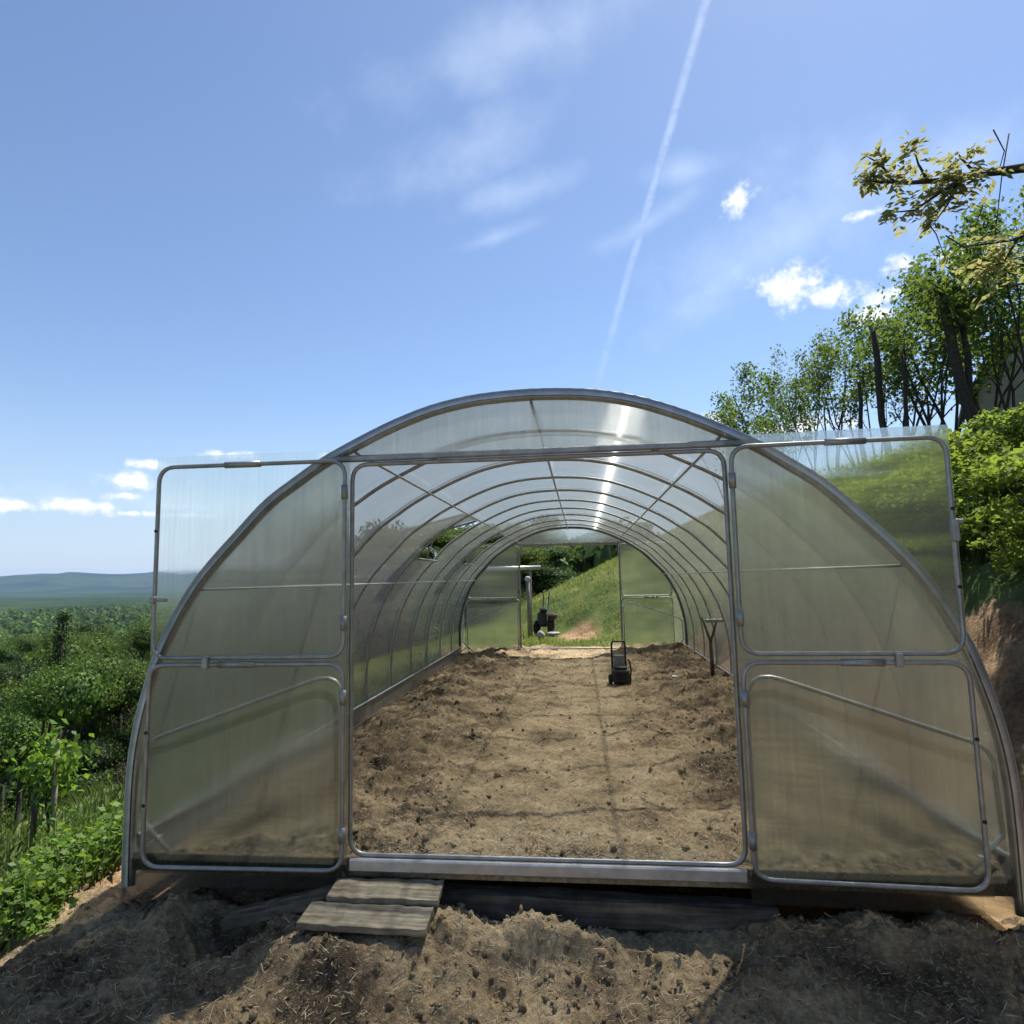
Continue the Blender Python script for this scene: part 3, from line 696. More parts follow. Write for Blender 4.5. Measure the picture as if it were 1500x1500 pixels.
for s in (-1, 1):
    mb = MB(); mb.lathe([(0,-.05),(.13,-.05),(.17,-.03),(.17,.03),(.13,.05),(0,.05)], 18, Matrix.Translation((s*.17,-.02,.17)) @ Matrix.Rotation(R(90),4,'Y')); mb.build("wheel", M_RUBBER, ti)
    mb = MB(); mb.tube([(s*.05,.1,.5),(s*.075,.22,.98),(s*.08,.38,1.0)], .013, 8); mb.build("handle", M_BLACK, ti)
mb = MB(); mb.tube([(.12,-.12,.25),(.125,-.12,.80)], .008, 8); mb.build("exhaust_rod", M_STEEL2, ti)
def rock(name, c, s, seed, mat, label, cat, group=None):
    V, Fc = blobs(1, np.array([0.]), np.array([0.]), lambda a, b: a*0, 1, 1, seed)
    o = mesh_np(name, V, Fc, mat, smooth=False); o.scale = s; o.location = c
    md = o.modifiers.new("sub", 'SUBSURF'); md.levels = 2; md.render_levels = 2
    tag(o, label, cat, group); return o
rock("stone", (-.42, 11.2, zb(-.42, 11.2)+.05), (.22,.14,.10), 31, M_STONE, "broad pale stone in the grass at the foot of the tiller", "stone")
rock("stone", (-.70, 10.7, zb(-.70, 10.7)+.06), (.17,.12,.11), 33, M_STONE, "pale stone beside the foot of the round-headed post", "stone")
rock("stone", (2.52, .95, zt(2.52,.95)+.42), (.05,.04,.04), 35, M_STONE, "small white stone stuck in the cut earth bank", "stone")
# house on the slope above the trees
hx, hy = 11.5, 11.6; hz = zt(hx, hy)
ho = empty("house", (hx, hy, hz-.3), R(-27)); tag(ho, "beige rendered house with a steep dark roof half hidden by the trees on the slope", "house")
wall_h = 5.55-hz+.3; W2, D2 = 2.1, 3.0; ap = wall_h+3.1
mb = MB(); V = [(-W2,0,0),(W2,0,0),(W2,0,wall_h),(0,0,ap),(-W2,0,wall_h),(-W2,D2,0),(W2,D2,0),(W2,D2,wall_h),(0,D2,ap),(-W2,D2,wall_h)]
mb.add(V, [(0,1,2,3,4),(9,8,7,6,5),(5,0,4,9),(1,6,7,2),(4,3,8,9),(3,2,7,8)]); mb.build("wall", M_RENDER, ho)
for s in (-1, 1):
    dx, dz = s*(W2+.32), wall_h-.47
    mb = MB(); V = []
    for yy in (-.35, D2+.3):
        V += [(0,yy,ap+.06),(dx,yy,dz+.06),(dx,yy,dz+.20),(0,yy,ap+.24)]
    f = [(0,1,2,3),(7,6,5,4),(0,4,5,1),(1,5,6,2),(2,6,7,3)]; mb.add(V, f if s < 0 else [q[::-1] for q in f]); mb.build("roof", M_TILE, ho)
mb = MB(); mb.box((-.2,-.02,wall_h-.9), (.9,.05,1.1), None, .01); wf = mb.build("window", M_DKWOOD, ho)
mb = MB(); mb.box((-.2,-.05,wall_h-.9), (.76,.012,.96)); mb.build("pane", M_BLACK, wf)

# ------------------------------------------------------------------ plants
def leaf_arrays(C, D, Nn, ln, wd):
    """one folded quad per leaf: base, side, tip, side"""
    S = np.cross(D, Nn); S /= np.linalg.norm(S, axis=1)[:,None]+1e-9
    ln = ln[:,None]; wd = wd[:,None]
    fold = np.cross(S, D)*wd*.18
    V = np.stack([C, C+D*ln*.45+S*wd*.5+fold, C+D*ln, C+D*ln*.45-S*wd*.5+fold], 1).reshape(-1,3)
    return V, np.arange(len(C)*4).reshape(-1,4)
def unit(a): return a/(np.linalg.norm(a, axis=1)[:,None]+1e-9)
def cloud_leaves(seed, centres, sig, n, lmin, lmax, ratio=.6, droop=.3, flat=1.0):
    r_ = np.random.default_rng(seed); centres = np.asarray(centres); i = r_.integers(0, len(centres), n)
    sg = np.asarray(sig); sg = sg[i][:,None] if sg.ndim else sg
    C = centres[i] + r_.normal(0, 1, (n,3))*sg*np.array([1,1,flat])
    D = unit(r_.normal(0,1,(n,3))+np.array([0,0,-droop])); Nn = unit(r_.normal(0,.8,(n,3))+np.array([0,0,1.0]))
    ln = r_.uniform(lmin, lmax, n); return leaf_arrays(C, D, Nn, ln, ln*ratio)
def grow(r_, segs, tips, p, d, length, rad, level, maxl, kids, wander=.18, up=.1, ang=(.5,1.0), lenf=(.45,.75), start=.35):
    n = 5; q = p.copy(); pts = [q.copy()]; rs = [rad]
    for i in range(n):
        d = d + r_.normal(0, wander, 3) + np.array([0,0,up]); d /= np.linalg.norm(d)
        q = q + d*length/n; pts.append(q.copy()); rs.append(max(.003, rad*(1-.75*(i+1)/n)))
        f = (i+1)/n
        if level < maxl and f >= start:
            for _ in range(kids[level] if f < 1 else 1):
                if r_.random() < .85:
                    a = r_.uniform(*ang); ax = r_.normal(0,1,3); ax -= d*ax.dot(d); ax /= np.linalg.norm(ax)+1e-9
                    d2 = d*math.cos(a)+ax*math.sin(a); grow(r_, segs, tips, q.copy(), d2, length*r_.uniform(*lenf)*(1.15-.5*f), rs[-1]*.62, level+1, maxl, kids, wander, up, ang, lenf, .25)
        if level >= maxl-1 and f > .3: tips.append(q.copy())
    segs.append((pts, rs, level)); 
def wood_mesh(name, segs, parent, mat, n0=8):
    mb = MB()
    for pts, rs, lv in segs: mb.tube(pts, 0, max(3, n0-2*lv), rs=rs, up=(.31,.55,.77))
    return mb.build(name, mat, parent)
def tree(name, label, cat, group, seed, H, rad, kids, leafn, lmin, lmax, sig, lmat, maxl=2, start=.3, ang=(.5,1.05), lenf=(.45,.75), d0=(0,0,1), up=.1, wander=.16, stems=1, droop=.3, flat=.8):
    r_ = np.random.default_rng(seed); root = empty(name); tag(root, label, cat, group)
    segs = []; tips = []
    for s in range(stems):
        dd = np.array(d0, float) + (r_.normal(0,.22,3)*[1,1,0] if stems > 1 else 0); dd = dd/np.linalg.norm(dd)
        p0 = np.array([0,0,-.15]) + (r_.normal(0,.12,3)*[1,1,0] if stems > 1 else 0)
        grow(r_, segs, tips, p0, dd, H*r_.uniform(.75,1) if stems > 1 else H*.9, rad, 0, maxl, kids, wander, up, ang, lenf, start)
    wood_mesh("trunk", segs, root, M_BARK)
    V, Fq = cloud_leaves(seed+1, np.array(tips), sig, leafn, lmin, lmax, .62, droop, flat)
    mesh_np("crown", V, Fq, lmat, root)
    return root
def dome_crown(seed, H, Rr, n, lmin, lmax, z0=.25, lumps=26):
    """broad crown: leaf clumps on the shells of many overlapping lumps"""
    r_ = np.random.default_rng(seed)
    th = r_.uniform(0, 2*math.pi, lumps); zz = r_.uniform(z0, .92, lumps)**.9; prof = np.sqrt(np.clip(1-((zz-.52)/.52)**2, .02, 1))
    rr = Rr*prof*np.sqrt(r_.uniform(.1, 1, lumps)); LC = np.stack([np.cos(th)*rr, np.sin(th)*rr, zz*H], 1)
    LR = Rr*r_.uniform(.24, .42, lumps)*(24/lumps)**.35
    i = r_.integers(0, lumps, n); u = unit(r_.normal(0,1,(n,3))); u[:,2] = np.where(u[:,2] < -.2, -u[:,2]*.6, u[:,2])
    rad = LR[i]*r_.uniform(.72, 1.08, n); C = LC[i] + u*rad[:,None]*np.array([1,1,.8])
    D = unit(u*.5 + r_.normal(0,.8,(n,3)) + np.array([0,0,-.2])); Nn = unit(u + r_.normal(0,.55,(n,3)))
    ln = r_.uniform(lmin, lmax, n); V, Fq = leaf_arrays(C, D, Nn, ln, ln*.62); return V, Fq, LC, LR
def forest_tree(name, label, cat, group, seed, H, Rr, n, lmin, lmax, mat, lumps=26, z0=.25):
    root = empty(name); tag(root, label, cat, group); r_ = np.random.default_rng(seed+50)
    V, Fq, LC, LR = dome_crown(seed, H, Rr, n, lmin, lmax, z0, lumps)
    mb = MB(); top = np.array([0,0,H*.72]); mb.tube([(0,0,-.4),(r_.normal(0,.1),r_.normal(0,.1),H*.35),tuple(top)], 0, 8, rs=[H*.022,H*.016,H*.006])
    for c in LC[:12]:
        zb_ = max(H*.18, c[2]*.55); mb.tube([(0,0,zb_),tuple(.5*np.array([0,0,zb_])+.5*c+[0,0,-.05*H]),tuple(c)], 0, 5, rs=[H*.009,H*.006,H*.003])
    mb.build("trunk", M_BARK, root)
    # extra leaves inside every clump, added to block light and darken the gaps
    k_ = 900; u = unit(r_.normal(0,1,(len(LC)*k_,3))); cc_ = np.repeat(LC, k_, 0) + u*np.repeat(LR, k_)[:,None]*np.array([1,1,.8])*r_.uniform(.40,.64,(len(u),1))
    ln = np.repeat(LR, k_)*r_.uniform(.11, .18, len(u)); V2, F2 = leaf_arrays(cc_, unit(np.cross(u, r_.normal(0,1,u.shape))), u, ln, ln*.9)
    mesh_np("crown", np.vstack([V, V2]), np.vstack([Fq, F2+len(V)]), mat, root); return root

# --- woods on the falling slope to the left and behind
protos = []
FG = "broadleaf trees of the wood below the slope"
LAB_F = "broadleaf tree with a full green crown standing in the wood below the slope"
DG = "dark trees behind the far end of the greenhouse"
LAB_D = "tree with a shade-darkened crown standing behind the far end of the greenhouse"
for s in range(4):
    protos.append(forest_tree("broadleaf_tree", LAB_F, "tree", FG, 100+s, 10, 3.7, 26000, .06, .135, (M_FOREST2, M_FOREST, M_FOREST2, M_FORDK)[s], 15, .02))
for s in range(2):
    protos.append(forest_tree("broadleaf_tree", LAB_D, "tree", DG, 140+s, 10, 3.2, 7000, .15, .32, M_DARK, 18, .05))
used = [False]*6
def put(pro, i, x, y, z, sxy, sz, rz, label=None, group=None, flags=used):
    o = pro[i] if not flags[i] else copy_tree(pro[i]); flags[i] = True
    o.location = (x, y, z); o.scale = (sxy, sxy, sz); o.rotation_euler = (0,0,rz)
    if label: o["label"] = label
    if group: o["group"] = group
    return o
rf = np.random.default_rng(77); placed = []
def try_place(th, r, kinds, a0, a1, mind, wide=1.0):
    x = CAM[0]+r*math.sin(th); y = CAM[1]+r*math.cos(th)
    if any((x-a)**2+(y-b)**2 < mind*mind for a, b in placed): return
    z = zt(x, y); H = min(1.3 - r*rf.uniform(a0, a1) - z, 18*rf.uniform(.8, 1.0))
    if H < 4: return
    placed.append((x, y)); k = kinds[int(rf.integers(0, len(kinds)))]
    put(protos, k, x, y, z-.2, wide*min(max(H/10, .45)*rf.uniform(.75, 1.15), 1.35), H/10, rf.uniform(0, 6.28))
for _ in range(500): try_place(R(rf.uniform(-58, -20)), rf.uniform(24, 46), (0,1,2,3), .05, .30, 5.6)
for _ in range(1500): try_place(R(rf.uniform(-58, -18)), 42+85*rf.random()**1.1, (0,1,2,0,2,3), .024, .075, 7.6, 1.12)
for _ in range(160): try_place(R(rf.uniform(-20, 26)), rf.uniform(24, 44), (4,5), -.105, .0, 3.2)
for (px_, py_, Y, k, w_) in ((655,772,17,0,.75),(690,762,21,2,.9),(728,782,26,1,1.0)):
    a = at(px_, py_, Y); z = zt(a[0], a[1]); H = a[2]-z; put(protos, k, a[0], a[1], z-.2, w_, H/10, k, "leafy green tree behind the left wall, seen through the open roof vents", "trees seen through the roof vents")
print("forest trees", len(placed))
# far wood on the valley edge: one mass of small crowns
n = 4200; th = R(1)*rf.uniform(-62, 6, n); r = 122*np.exp(rf.random(n)*math.log(12)); 
X = CAM[0]+r*np.sin(th); Y = CAM[1]+r*np.cos(th)
zg = np.where((X > -112) & (Y < 160), terr(X, Y), valley(X, Y))
rad = rf.uniform(3.2, 5.6, n)*(1+.0006*r); hgt = rf.uniform(7, 12, n); CC = np.stack([X, Y, zg+hgt*.45], 1)
def shell(m_, k0, k1, l0, l1, q):
    u = unit(rf.normal(0,1,(n*m_,3))); u[:,2] = np.abs(u[:,2])*.95; lump = 1+.28*np.sin(u[:,:1]*5+np.repeat(rf.uniform(0,6,n), m_)[:,None])*np.cos(u[:,1:2]*5)
    C = np.repeat(CC, m_, 0) + u*np.repeat(rad, m_)[:,None]*np.array([1,1,.85])*lump*rf.uniform(k0, k1, (len(u),1)); ln = np.repeat(rad, m_)*rf.uniform(l0, l1, n*m_)
    return leaf_arrays(C, unit(np.cross(u, rf.normal(0,1,u.shape))+u*.25*q), unit(u+rf.normal(0,.35*q+.01,u.shape)), ln, ln*.75)
V1, F1 = shell(14, .6, .72, .7, .95, 0); V2, F2 = shell(46, .85, 1.05, .16, .34, 1)
tag(mesh_np("distant_wood", np.vstack([V1, V2]), np.vstack([F1, F2+len(V1)]), M_FOREST2), "distant green wood spreading over the valley floor towards the hills", "wood", kind="stuff")
# dark ivy column sticking up among the trees
p = at(88, 1000, 24); gz = zt(p[0], p[1]); topz = at(92, 897, 24)[2]
iv = empty("ivy_clad_trunk", (p[0], p[1], gz)); tag(iv, "narrow dark ivy-clad dead trunk rising above the wood on the left", "tree")
Hh = topz-gz; mb = MB(); mb.tube([(0,0,-.3),(.1,0,Hh*.5),(0,0,Hh*.97)], 0, 8, rs=[.2,.14,.06]); mb.build("trunk", M_BARK, iv)
cs = [(r_*0+.12*math.sin(z_*1.7), .1*math.cos(z_*2.3), z_) for r_ in (0,) for z_ in np.linspace(Hh*.25, Hh*.985, 26)]
sg = np.array([.10+.10*abs(math.sin(k*1.9)) for k in range(26)]); V, Fq = cloud_leaves(401, cs, sg, 5000, .07, .14, .8, .5, 1.1); mesh_np("crown", V, Fq, M_DARK, iv)

# --- hedge trees along the slope top on the right
HG = "young trees in the row along the top of the slope"
hp_ = []
for s in range(3):
    hp_.append(tree("slope_tree", "slim multi-stemmed young tree in the row along the top of the slope", "tree", HG, 200+s*7, 4.6, .042, [1,2,1], 1800, .08, .16, .15, M_HEDGE, 2, .35, (.45,1.0), (.35,.6), up=.14, stems=3, droop=.2))
hf = [False]*3
HT = []
for o in hp_:
    zz = np.zeros(len(o.children[1].data.vertices)*3, dtype=np.float32); o.children[1].data.vertices.foreach_get('co', zz); HT.append(float(np.percentile(zz[2::3], 99.3)))
TR = [(1062,25,598),(1095,22,562),(1128,20,522),(1150,17.5,548),(1180,16.5,505),(1208,15,455),(1240,14.2,492),(1268,13.6,462),(1300,12.8,440),(1335,12.0,425),(1352,10.6,392),(1385,11.2,362),(1420,10.2,345),(1455,9.4,330),(1492,8.4,318)]
for i, (px_, Y, ty_) in enumerate(TR):
    a = at(px_, ty_, Y); z = zt(a[0], a[1]); H = a[2]-z
    put(hp_, i % 3, a[0], a[1], z, H/HT[i % 3]*random.uniform(.85,1.15), H/HT[i % 3], random.uniform(0, 6.28), flags=hf)
# dark bare trunks in the row
def trunk_thing(label, p0, p1, r0, r1, extra=None):
    z = zt(p0[0], p0[1]); root = empty("bare_trunk", (p0[0], p0[1], z)); tag(root, label, "tree trunk")
    d = np.array(p1)-np.array([p0[0], p0[1], z]); mb = MB(); pts = [d*t + np.array([.05*math.sin(9*t),.03*math.cos(7*t),0])*(t*(1-t)*4) for t in np.linspace(-.05,1,7)]
    mb.tube(pts, 0, 9, rs=list(np.linspace(r0, r1, 7))); mb.build("trunk", M_BARK, root)
    if extra is not None:
        e = np.array(extra)-np.array([p0[0], p0[1], z]); b = d*.35; mb = MB(); mb.tube([b, b*.5+e*.5+np.array([.08,0,0]), e], 0, 8, rs=[r0*.6, r0*.5, r1*.7]); mb.build("fork", M_BARK, root)
        V, Fq = cloud_leaves(int(abs(p0[0])*1000), [d, e, d*.9, e*.9], .28, 900, .09, .16); mesh_np("crown", V, Fq, M_HEDGE, root)
    return root
trunk_thing("thick leaning dark trunk forking upward beside the house", at(1434,590,8.2), at(1374,420,8.2), .11, .07, at(1402,445,8.4))
trunk_thing("sawn dark trunk like a post, left of the leaning forked trunk", at(1300,640,10.5), at(1279,485,10.5), .075, .06)
trunk_thing("thin bare dark trunk between the post-like trunk and the leaning one", at(1333,640,10), at(1321,520,10), .05, .035)
trunk_thing("short dark trunk seen just above the right door leaf", at(1262,645,11.5), at(1258,560,11.5), .06, .04)

# --- walnut branch reaching in from the right
wx, wy = 8.3, 3.9; wz = zt(wx, wy)
wt = empty("walnut_tree", (wx, wy, wz)); tag(wt, "walnut tree whose long branch with yellowish young leaves reaches into the sky", "tree")
O = np.array([wx, wy, wz]); rw = np.random.default_rng(61)
mb = MB(); tr_top = np.array([-.5,.1,4.3]); mb.tube([(0,0,-.3),(-.1,0,1.4),(-.25,.05,2.8),tuple(tr_top)], 0, 12, rs=[.26,.22,.19,.15]); mb.build("trunk", M_BARK, wt)
def rel(px_, py_, Y): return at(px_, py_, Y)-O
main = [np.array([-.25,.05,2.75]), rel(1560,243,3.9), rel(1500,246,3.9), rel(1440,254,3.9), rel(1380,264,3.9), rel(1330,268,3.95), rel(1285,266,4.0), rel(1250,262,4.0)]
subs = [[rel(1470,250,3.9), rel(1420,258,3.8), rel(1380,280,3.7), rel(1340,308,3.7), rel(1300,312,3.7)],
        [rel(1360,266,3.9), rel(1345,240,3.9), rel(1338,215,3.9)], [rel(1430,255,3.9), rel(1408,232,4.0), rel(1402,222,4.0)],
        [rel(1310,267,3.95), rel(1290,240,4.0), rel(1262,225,4.0)], [rel(1400,270,3.8), rel(1388,300,3.8), rel(1366,330,3.8)],
        [np.array([-.2,.05,2.4]), rel(1530,330,4.1), rel(1490,350,4.1), rel(1440,358,4.1), rel(1400,362,4.1)], [rel(1490,350,4.1), rel(1470,385,4.2), rel(1415,398,4.2)],
        [np.array([-.15,.05,2.0]), rel(1540,420,4.3), rel(1500,415,4.3), rel(1460,425,4.3)]]
mb = MB(); mb.tube(main, 0, 8, rs=[.10,.062,.050,.040,.030,.021,.014,.006])
for k, s_ in enumerate(subs): mb.tube(s_, 0, 6, rs=list(np.linspace(.032 if k in (0,5,7) else .018, .004, len(s_))))
# hanging bare vines
for (x0, y0, x1, y1) in ((1478,196,1457,350),(1362,330,1385,380),(1455,190,1462,255),(1385,345,1400,395),(1440,300,1420,350)):
    a, b = rel(x0, y0, 3.9), rel(x1, y1, 3.95); mid = (a+b)/2+rw.normal(0,.06,3); mb.tube([a, mid, b], 0, 5, rs=[.008,.006,.004])
mb.build("branches", M_BARK, wt)
def pinnate(r_, base, d, ln, out):
    """compound leaf: leaflets in pairs along a stalk"""
    d = d/np.linalg.norm(d); s = np.cross(d, [0,0,1.0]); s /= np.linalg.norm(s)+1e-9
    k = 4
    for i in range(k):
        c = base + d*ln*(.3+.7*i/k) + np.array([0,0,-.04*i*i*ln])
        for sg_ in (-1,1):
            out.append((c, d*.45+s*sg_*.9+np.array([0,0,-.35+r_.normal(0,.2)])))
    out.append((base+d*ln, d+np.array([0,0,-.5])))
ol = []
def along(path, n, t0):
    P = np.array(path); seg = np.linalg.norm(np.diff(P, axis=0), axis=1); cs_ = np.concatenate([[0], np.cumsum(seg)]); 
    for q in rw.uniform(t0, 1.0, n)*cs_[-1]:
        c = np.array([np.interp(q, cs_, P[:,k]) for k in range(3)]); dd = rw.normal(0,1,3)*[1,1,.8]+np.array([-.35,-.1,.15])
        pinnate(rw, c, dd, rw.uniform(.12,.26), ol)
along(main, 50, .42)
for k, s_ in enumerate(subs): along(s_, (32,13,10,15,16,26,22,22)[k], .25)
C = np.array([a for a, b in ol]); D = unit(np.array([b for a, b in ol])); ln = rw.uniform(.065, .125, len(C))
V, Fq = leaf_arrays(C, D, unit(rw.normal(0,.5,(len(C),3))+[0,0,1.0]), ln, ln*.45); mesh_np("crown", V, Fq, M_WALNUT, wt)
V, Fq = cloud_leaves(641, [tr_top+np.array([1.4,0,.5])+rw.normal(0,.6,3)*[1,1,.5] for _ in range(24)], .25, 2400, .07, .13, .45); mesh_np("upper_crown", V, Fq, M_WALNUT, wt); mb = MB(); mb.tube([tuple(tr_top), tuple(tr_top+[.8,0,.4]), tuple(tr_top+[1.6,.1,.6])], 0, 8, rs=[.14,.09,.03]); mb.build("upper_branch", M_BARK, wt)

# --- shrubs covering the earth bank on the right
BG = "leafy shrubs on the earth bank"
def shrub(seed, n, lmin, lmax, mat):
    root = empty("shrub"); r_ = np.random.default_rng(seed); V, Fq, LC, LR = dome_crown(seed, 1.0, .62, n, lmin, lmax, .08, 22)
    mb = MB()
    for c in LC[:14]: mb.tube([(r_.normal(0,.06),r_.normal(0,.06),-.15),tuple(c*.55),tuple(c)], 0, 4, rs=[.012,.008,.004])
    mb.build("stems", M_BARK, root); mesh_np("foliage", V, Fq, mat, root); tag(root, "dense leafy green shrub growing on the earth bank beside the greenhouse", "shrub", BG); return root
sp = [shrub(300+s, 5600, .032, .066, M_BUSH) for s in range(3)]; sf = [False]*3
rs_ = np.random.default_rng(19); pts_ = []
for _ in range(900):
    y = rs_.uniform(-1.5, 9.5); x = rs_.uniform(3.2, 6.4)
    if x > 4.6 and rs_.random() < .45: continue
    if x < 3.42 and y < 4.0 or any((x-a)**2+(y-b)**2 < .60**2 for a, b in pts_): continue
    pts_.append((x, y)); sc_ = rs_.uniform(.62, 1.12)*(.62 if x < 3.6 else 1.0 if x < 3.9 else 1.25)
    o = put(sp, int(rs_.integers(0,3)), x, y, zt(x, y)-.10, sc_*1.15, sc_*.85, rs_.uniform(0,6.28), flags=sf)
print("shrubs", len(pts_))
# --- grass: blades on the far slope, on the bank crest and on the left slope
def blades(px_, py_, hmin, hmax, w, seed):
    r_ = np.random.default_rng(seed); n = len(px_); z = terr(px_, py_)
    th = r_.uniform(0, 2*math.pi, n); h = r_.uniform(hmin, hmax, n); ln = r_.normal(0, .35, (n,2))*h[:,None]
    b = np.stack([px_, py_, z-.02], 1); s = np.stack([np.cos(th), np.sin(th), 0*th], 1)*w
    tip = b + np.stack([ln[:,0], ln[:,1], h], 1); mid = b + np.stack([ln[:,0]*.3, ln[:,1]*.3, h*.6], 1)
    V = np.stack([b-s, b+s, mid+s*.8, tip, mid-s*.8], 1).reshape(-1,3)
    return V, np.arange(5*n).reshape(-1,5)
rg = np.random.default_rng(3); parts = []
n = 75000; X = rg.uniform(-5.5, 6, n); Y = 8.95+9.5*rg.random(n)**1.1
keep = rg.random(n) < np.clip(1.3*(fbm(X*1.5, Y*1.5, 15)+.6) - 1.3*np.exp(-(((X-.1)/.6)**2+((Y-11.3)/.95)**2)), .02, 1); parts.append(blades(X[keep], Y[keep], .03, .13, .005, 1))
n = 26000; Y = rg.uniform(.2, 10, n); X = rg.uniform(3.7, 7.5, n); parts.append(blades(X, Y, .12, .38, .005, 2))
n = 16000; X = -2.4-6.5*rg.random(n)**1.6; Y = rg.uniform(-1.5, 9, n); parts.append(blades(X, Y, .06, .24, .006, 4))
M_GRASS2 = foliage_mat("dark_grass_blades", [(.025,.05,.010),(.045,.08,.015),(.075,.115,.024),(.12,.13,.045)], (.14,.2,.03), .34)
tag(mesh_np("grass", *parts[0], M_GRASS), "short yellowish green grass on the slope beyond the far door", "grass", kind="stuff")
tag(mesh_np("grass", *parts[1], M_GRASS2), "rough tall grass among the shrubs on the bank", "grass", kind="stuff")
tag(mesh_np("grass", *parts[2], M_GRASS2), "rough green grass on the slope left of the greenhouse", "grass", kind="stuff")
# --- left slope: sapling between stakes, bright low plants, brown scrub
sx, sy = -4.0, 1.75; sz = zt(sx, sy)
sap = tree("sapling", "young sapling with bright green drooping leaves standing beside two stakes on the left slope", "sapling", None, 505, .98, .018, [2,1], 520, .045, .085, .085, M_BRIGHT, 1, .45, (.5,1.0), (.35,.6), droop=.9)
sap.location = (sx, sy, sz)
for dx, lab, mat, hh in ((-.10, "dark wooden stake left of the sapling", M_DKWOOD, .62), (.06, "brownish wooden stake right of the sapling stem", M_WOOD, .80)):
    o = empty("stake", (sx+dx, sy-.08, zt(sx+dx, sy-.08))); tag(o, lab, "stake")
    mb = MB(); mb.tube([(0,0,-.2),(.005,0,hh)], 0, 8, rs=[.022,.02]); mb.build("shaft", mat, o)
    mb = MB(); mb.tube([(.004,0,hh),(.006,0,hh+.02)], 0, 8, rs=[.02,.012]); mb.build("stake_tip", mat, o)
PG = "low bright leafy plants on the left slope"
def low_plant(seed):
    root = empty("low_plant"); tag(root, "low bright green leafy plant on the slope left of the greenhouse", "plant", PG); r_ = np.random.default_rng(seed); mb = MB(); cs = []
    for k in range(9):
        d = np.array([r_.normal(0,.09), r_.normal(0,.09), r_.uniform(.10,.26)]); mb.tube([(0,0,-.03),tuple(d*.5),tuple(d)], 0, 4, rs=[.004,.003,.002]); cs += [d, d*.7]
    mb.build("stems", M_BRIGHT, root); V, Fq = cloud_leaves(seed+1, cs, .045, 170, .025, .052, .75, .1); mesh_np("foliage", V, Fq, M_BRIGHT, root); return root
lp = [low_plant(520), low_plant(530)]; lf = [False]*2
rl = np.random.default_rng(8)
for k in range(13):
    x = -2.40-.45*rl.random(); y = rl.uniform(-.4, 1.1); s = rl.uniform(.7, 1.25); put(lp, k % 2, x, y, zt(x, y), s, s*.8, rl.uniform(0,6.28), flags=lf)
SG = "brown twiggy scrub bushes at the edge of the left slope"
def scrub(seed, mat, lab, g):
    root = empty("scrub_bush"); tag(root, lab, "bush", g); V, Fq, LC, LR = dome_crown(seed, 1.0, .5, 1500, .04, .08, .05, 18); r_ = np.random.default_rng(seed); mb = MB()
    for c in LC: mb.tube([(r_.normal(0,.05),r_.normal(0,.05),-.1),tuple(c*.6),tuple(c*1.15)], 0, 4, rs=[.012,.007,.003])
    mb.build("stems", M_BARK, root); mesh_np("foliage", V, Fq, mat, root); return root
sb = [scrub(540, M_BROWN, "brown twiggy scrub bush at the edge of the left slope", SG), scrub(541, M_FOREST, "green scrub bush at the edge of the left slope", "green scrub bushes at the edge of the left slope")]; sbf = [False]*2
pl_ = []
for k in range(150):
    x = rl.uniform(-7.2, -4.9); y = rl.uniform(2.2, 12)
    if y < 2.0 and x > -5.5: continue
    if any((x-a)**2+(y-b)**2 < 1.0 for a, b in pl_): continue
    pl_.append((x, y)); s = rl.uniform(.35, .75); put(sb, 0 if rl.random() < .6 else 1, x, y, zt(x, y)-.08, s*1.1, s, rl.uniform(0,6.28), flags=sbf)
print("scrub", len(pl_))

# ------------------------------------------------------------------ light and sky
SUN = np.array([.235, .42, .875]); SUN /= np.linalg.norm(SUN)
sl = bpy.data.lights.new("sun", 'SUN'); so = bpy.data.objects.new("sun", sl); col.objects.link(so)
sl.energy = 4.7; sl.angle = R(1.0); sl.color = (1.0, .955, .88)
so.rotation_euler = Vector(SUN).to_track_quat('Z', 'Y').to_euler()
w = bpy.data.worlds.new("World"); sc.world = w; w.use_nodes = True; w.cycles.sampling_method = 'MANUAL'; w.cycles.sample_map_resolution = 512; t = w.node_tree; t.nodes.clear()
out = N(t, "ShaderNodeOutputWorld"); bg = N(t, "ShaderNodeBackground"); L(t, bg.outputs[0], out.inputs[0])
sky = N(t, "ShaderNodeTexSky", sky_type='NISHITA'); sky.sun_disc = False
sky.sun_elevation = math.asin(SUN[2]); sky.sun_rotation = math.atan2(SUN[0], SUN[1])
sky.altitude = 200; sky.air_density = 1.0; sky.dust_density = .3; sky.ozone_density = 1.6
SKYS = .076
bg.inputs["Strength"].default_value = SKYS
tc = N(t, "ShaderNodeTexCoord"); vn = N(t, "ShaderNodeVectorMath", operation='NORMALIZE'); L(t, tc.outputs["Generated"], vn.inputs[0]); D = vn.outputs[0]
def M2(op, a, b=None, c=None):
    n_ = N(t, "ShaderNodeMath", operation=op)
    for i, v in enumerate((a, b, c)):
        if v is None: continue
        if isinstance(v, (int, float)): n_.inputs[i].default_value = v
        else: L(t, v, n_.inputs[i])
    return n_.outputs[0]
def dot(v):
    n_ = N(t, "ShaderNodeVectorMath", operation='DOT_PRODUCT'); L(t, D, n_.inputs[0]); n_.inputs[1].default_value = tuple(float(q) for q in v); return n_.outputs["Value"]
def sst(a, b, x):
    n_ = N(t, "ShaderNodeMapRange", interpolation_type='SMOOTHSTEP'); n_.inputs["From Min"].default_value = a; n_.inputs["From Max"].default_value = b
    L(t, x, n_.inputs["Value"]); return n_.outputs[0]
nz = N(t, "ShaderNodeTexNoise"); nz.inputs["Scale"].default_value = 36; nz.inputs["Detail"].default_value = 5; nz.inputs["Roughness"].default_value = .64; L(t, D, nz.inputs["Vector"])
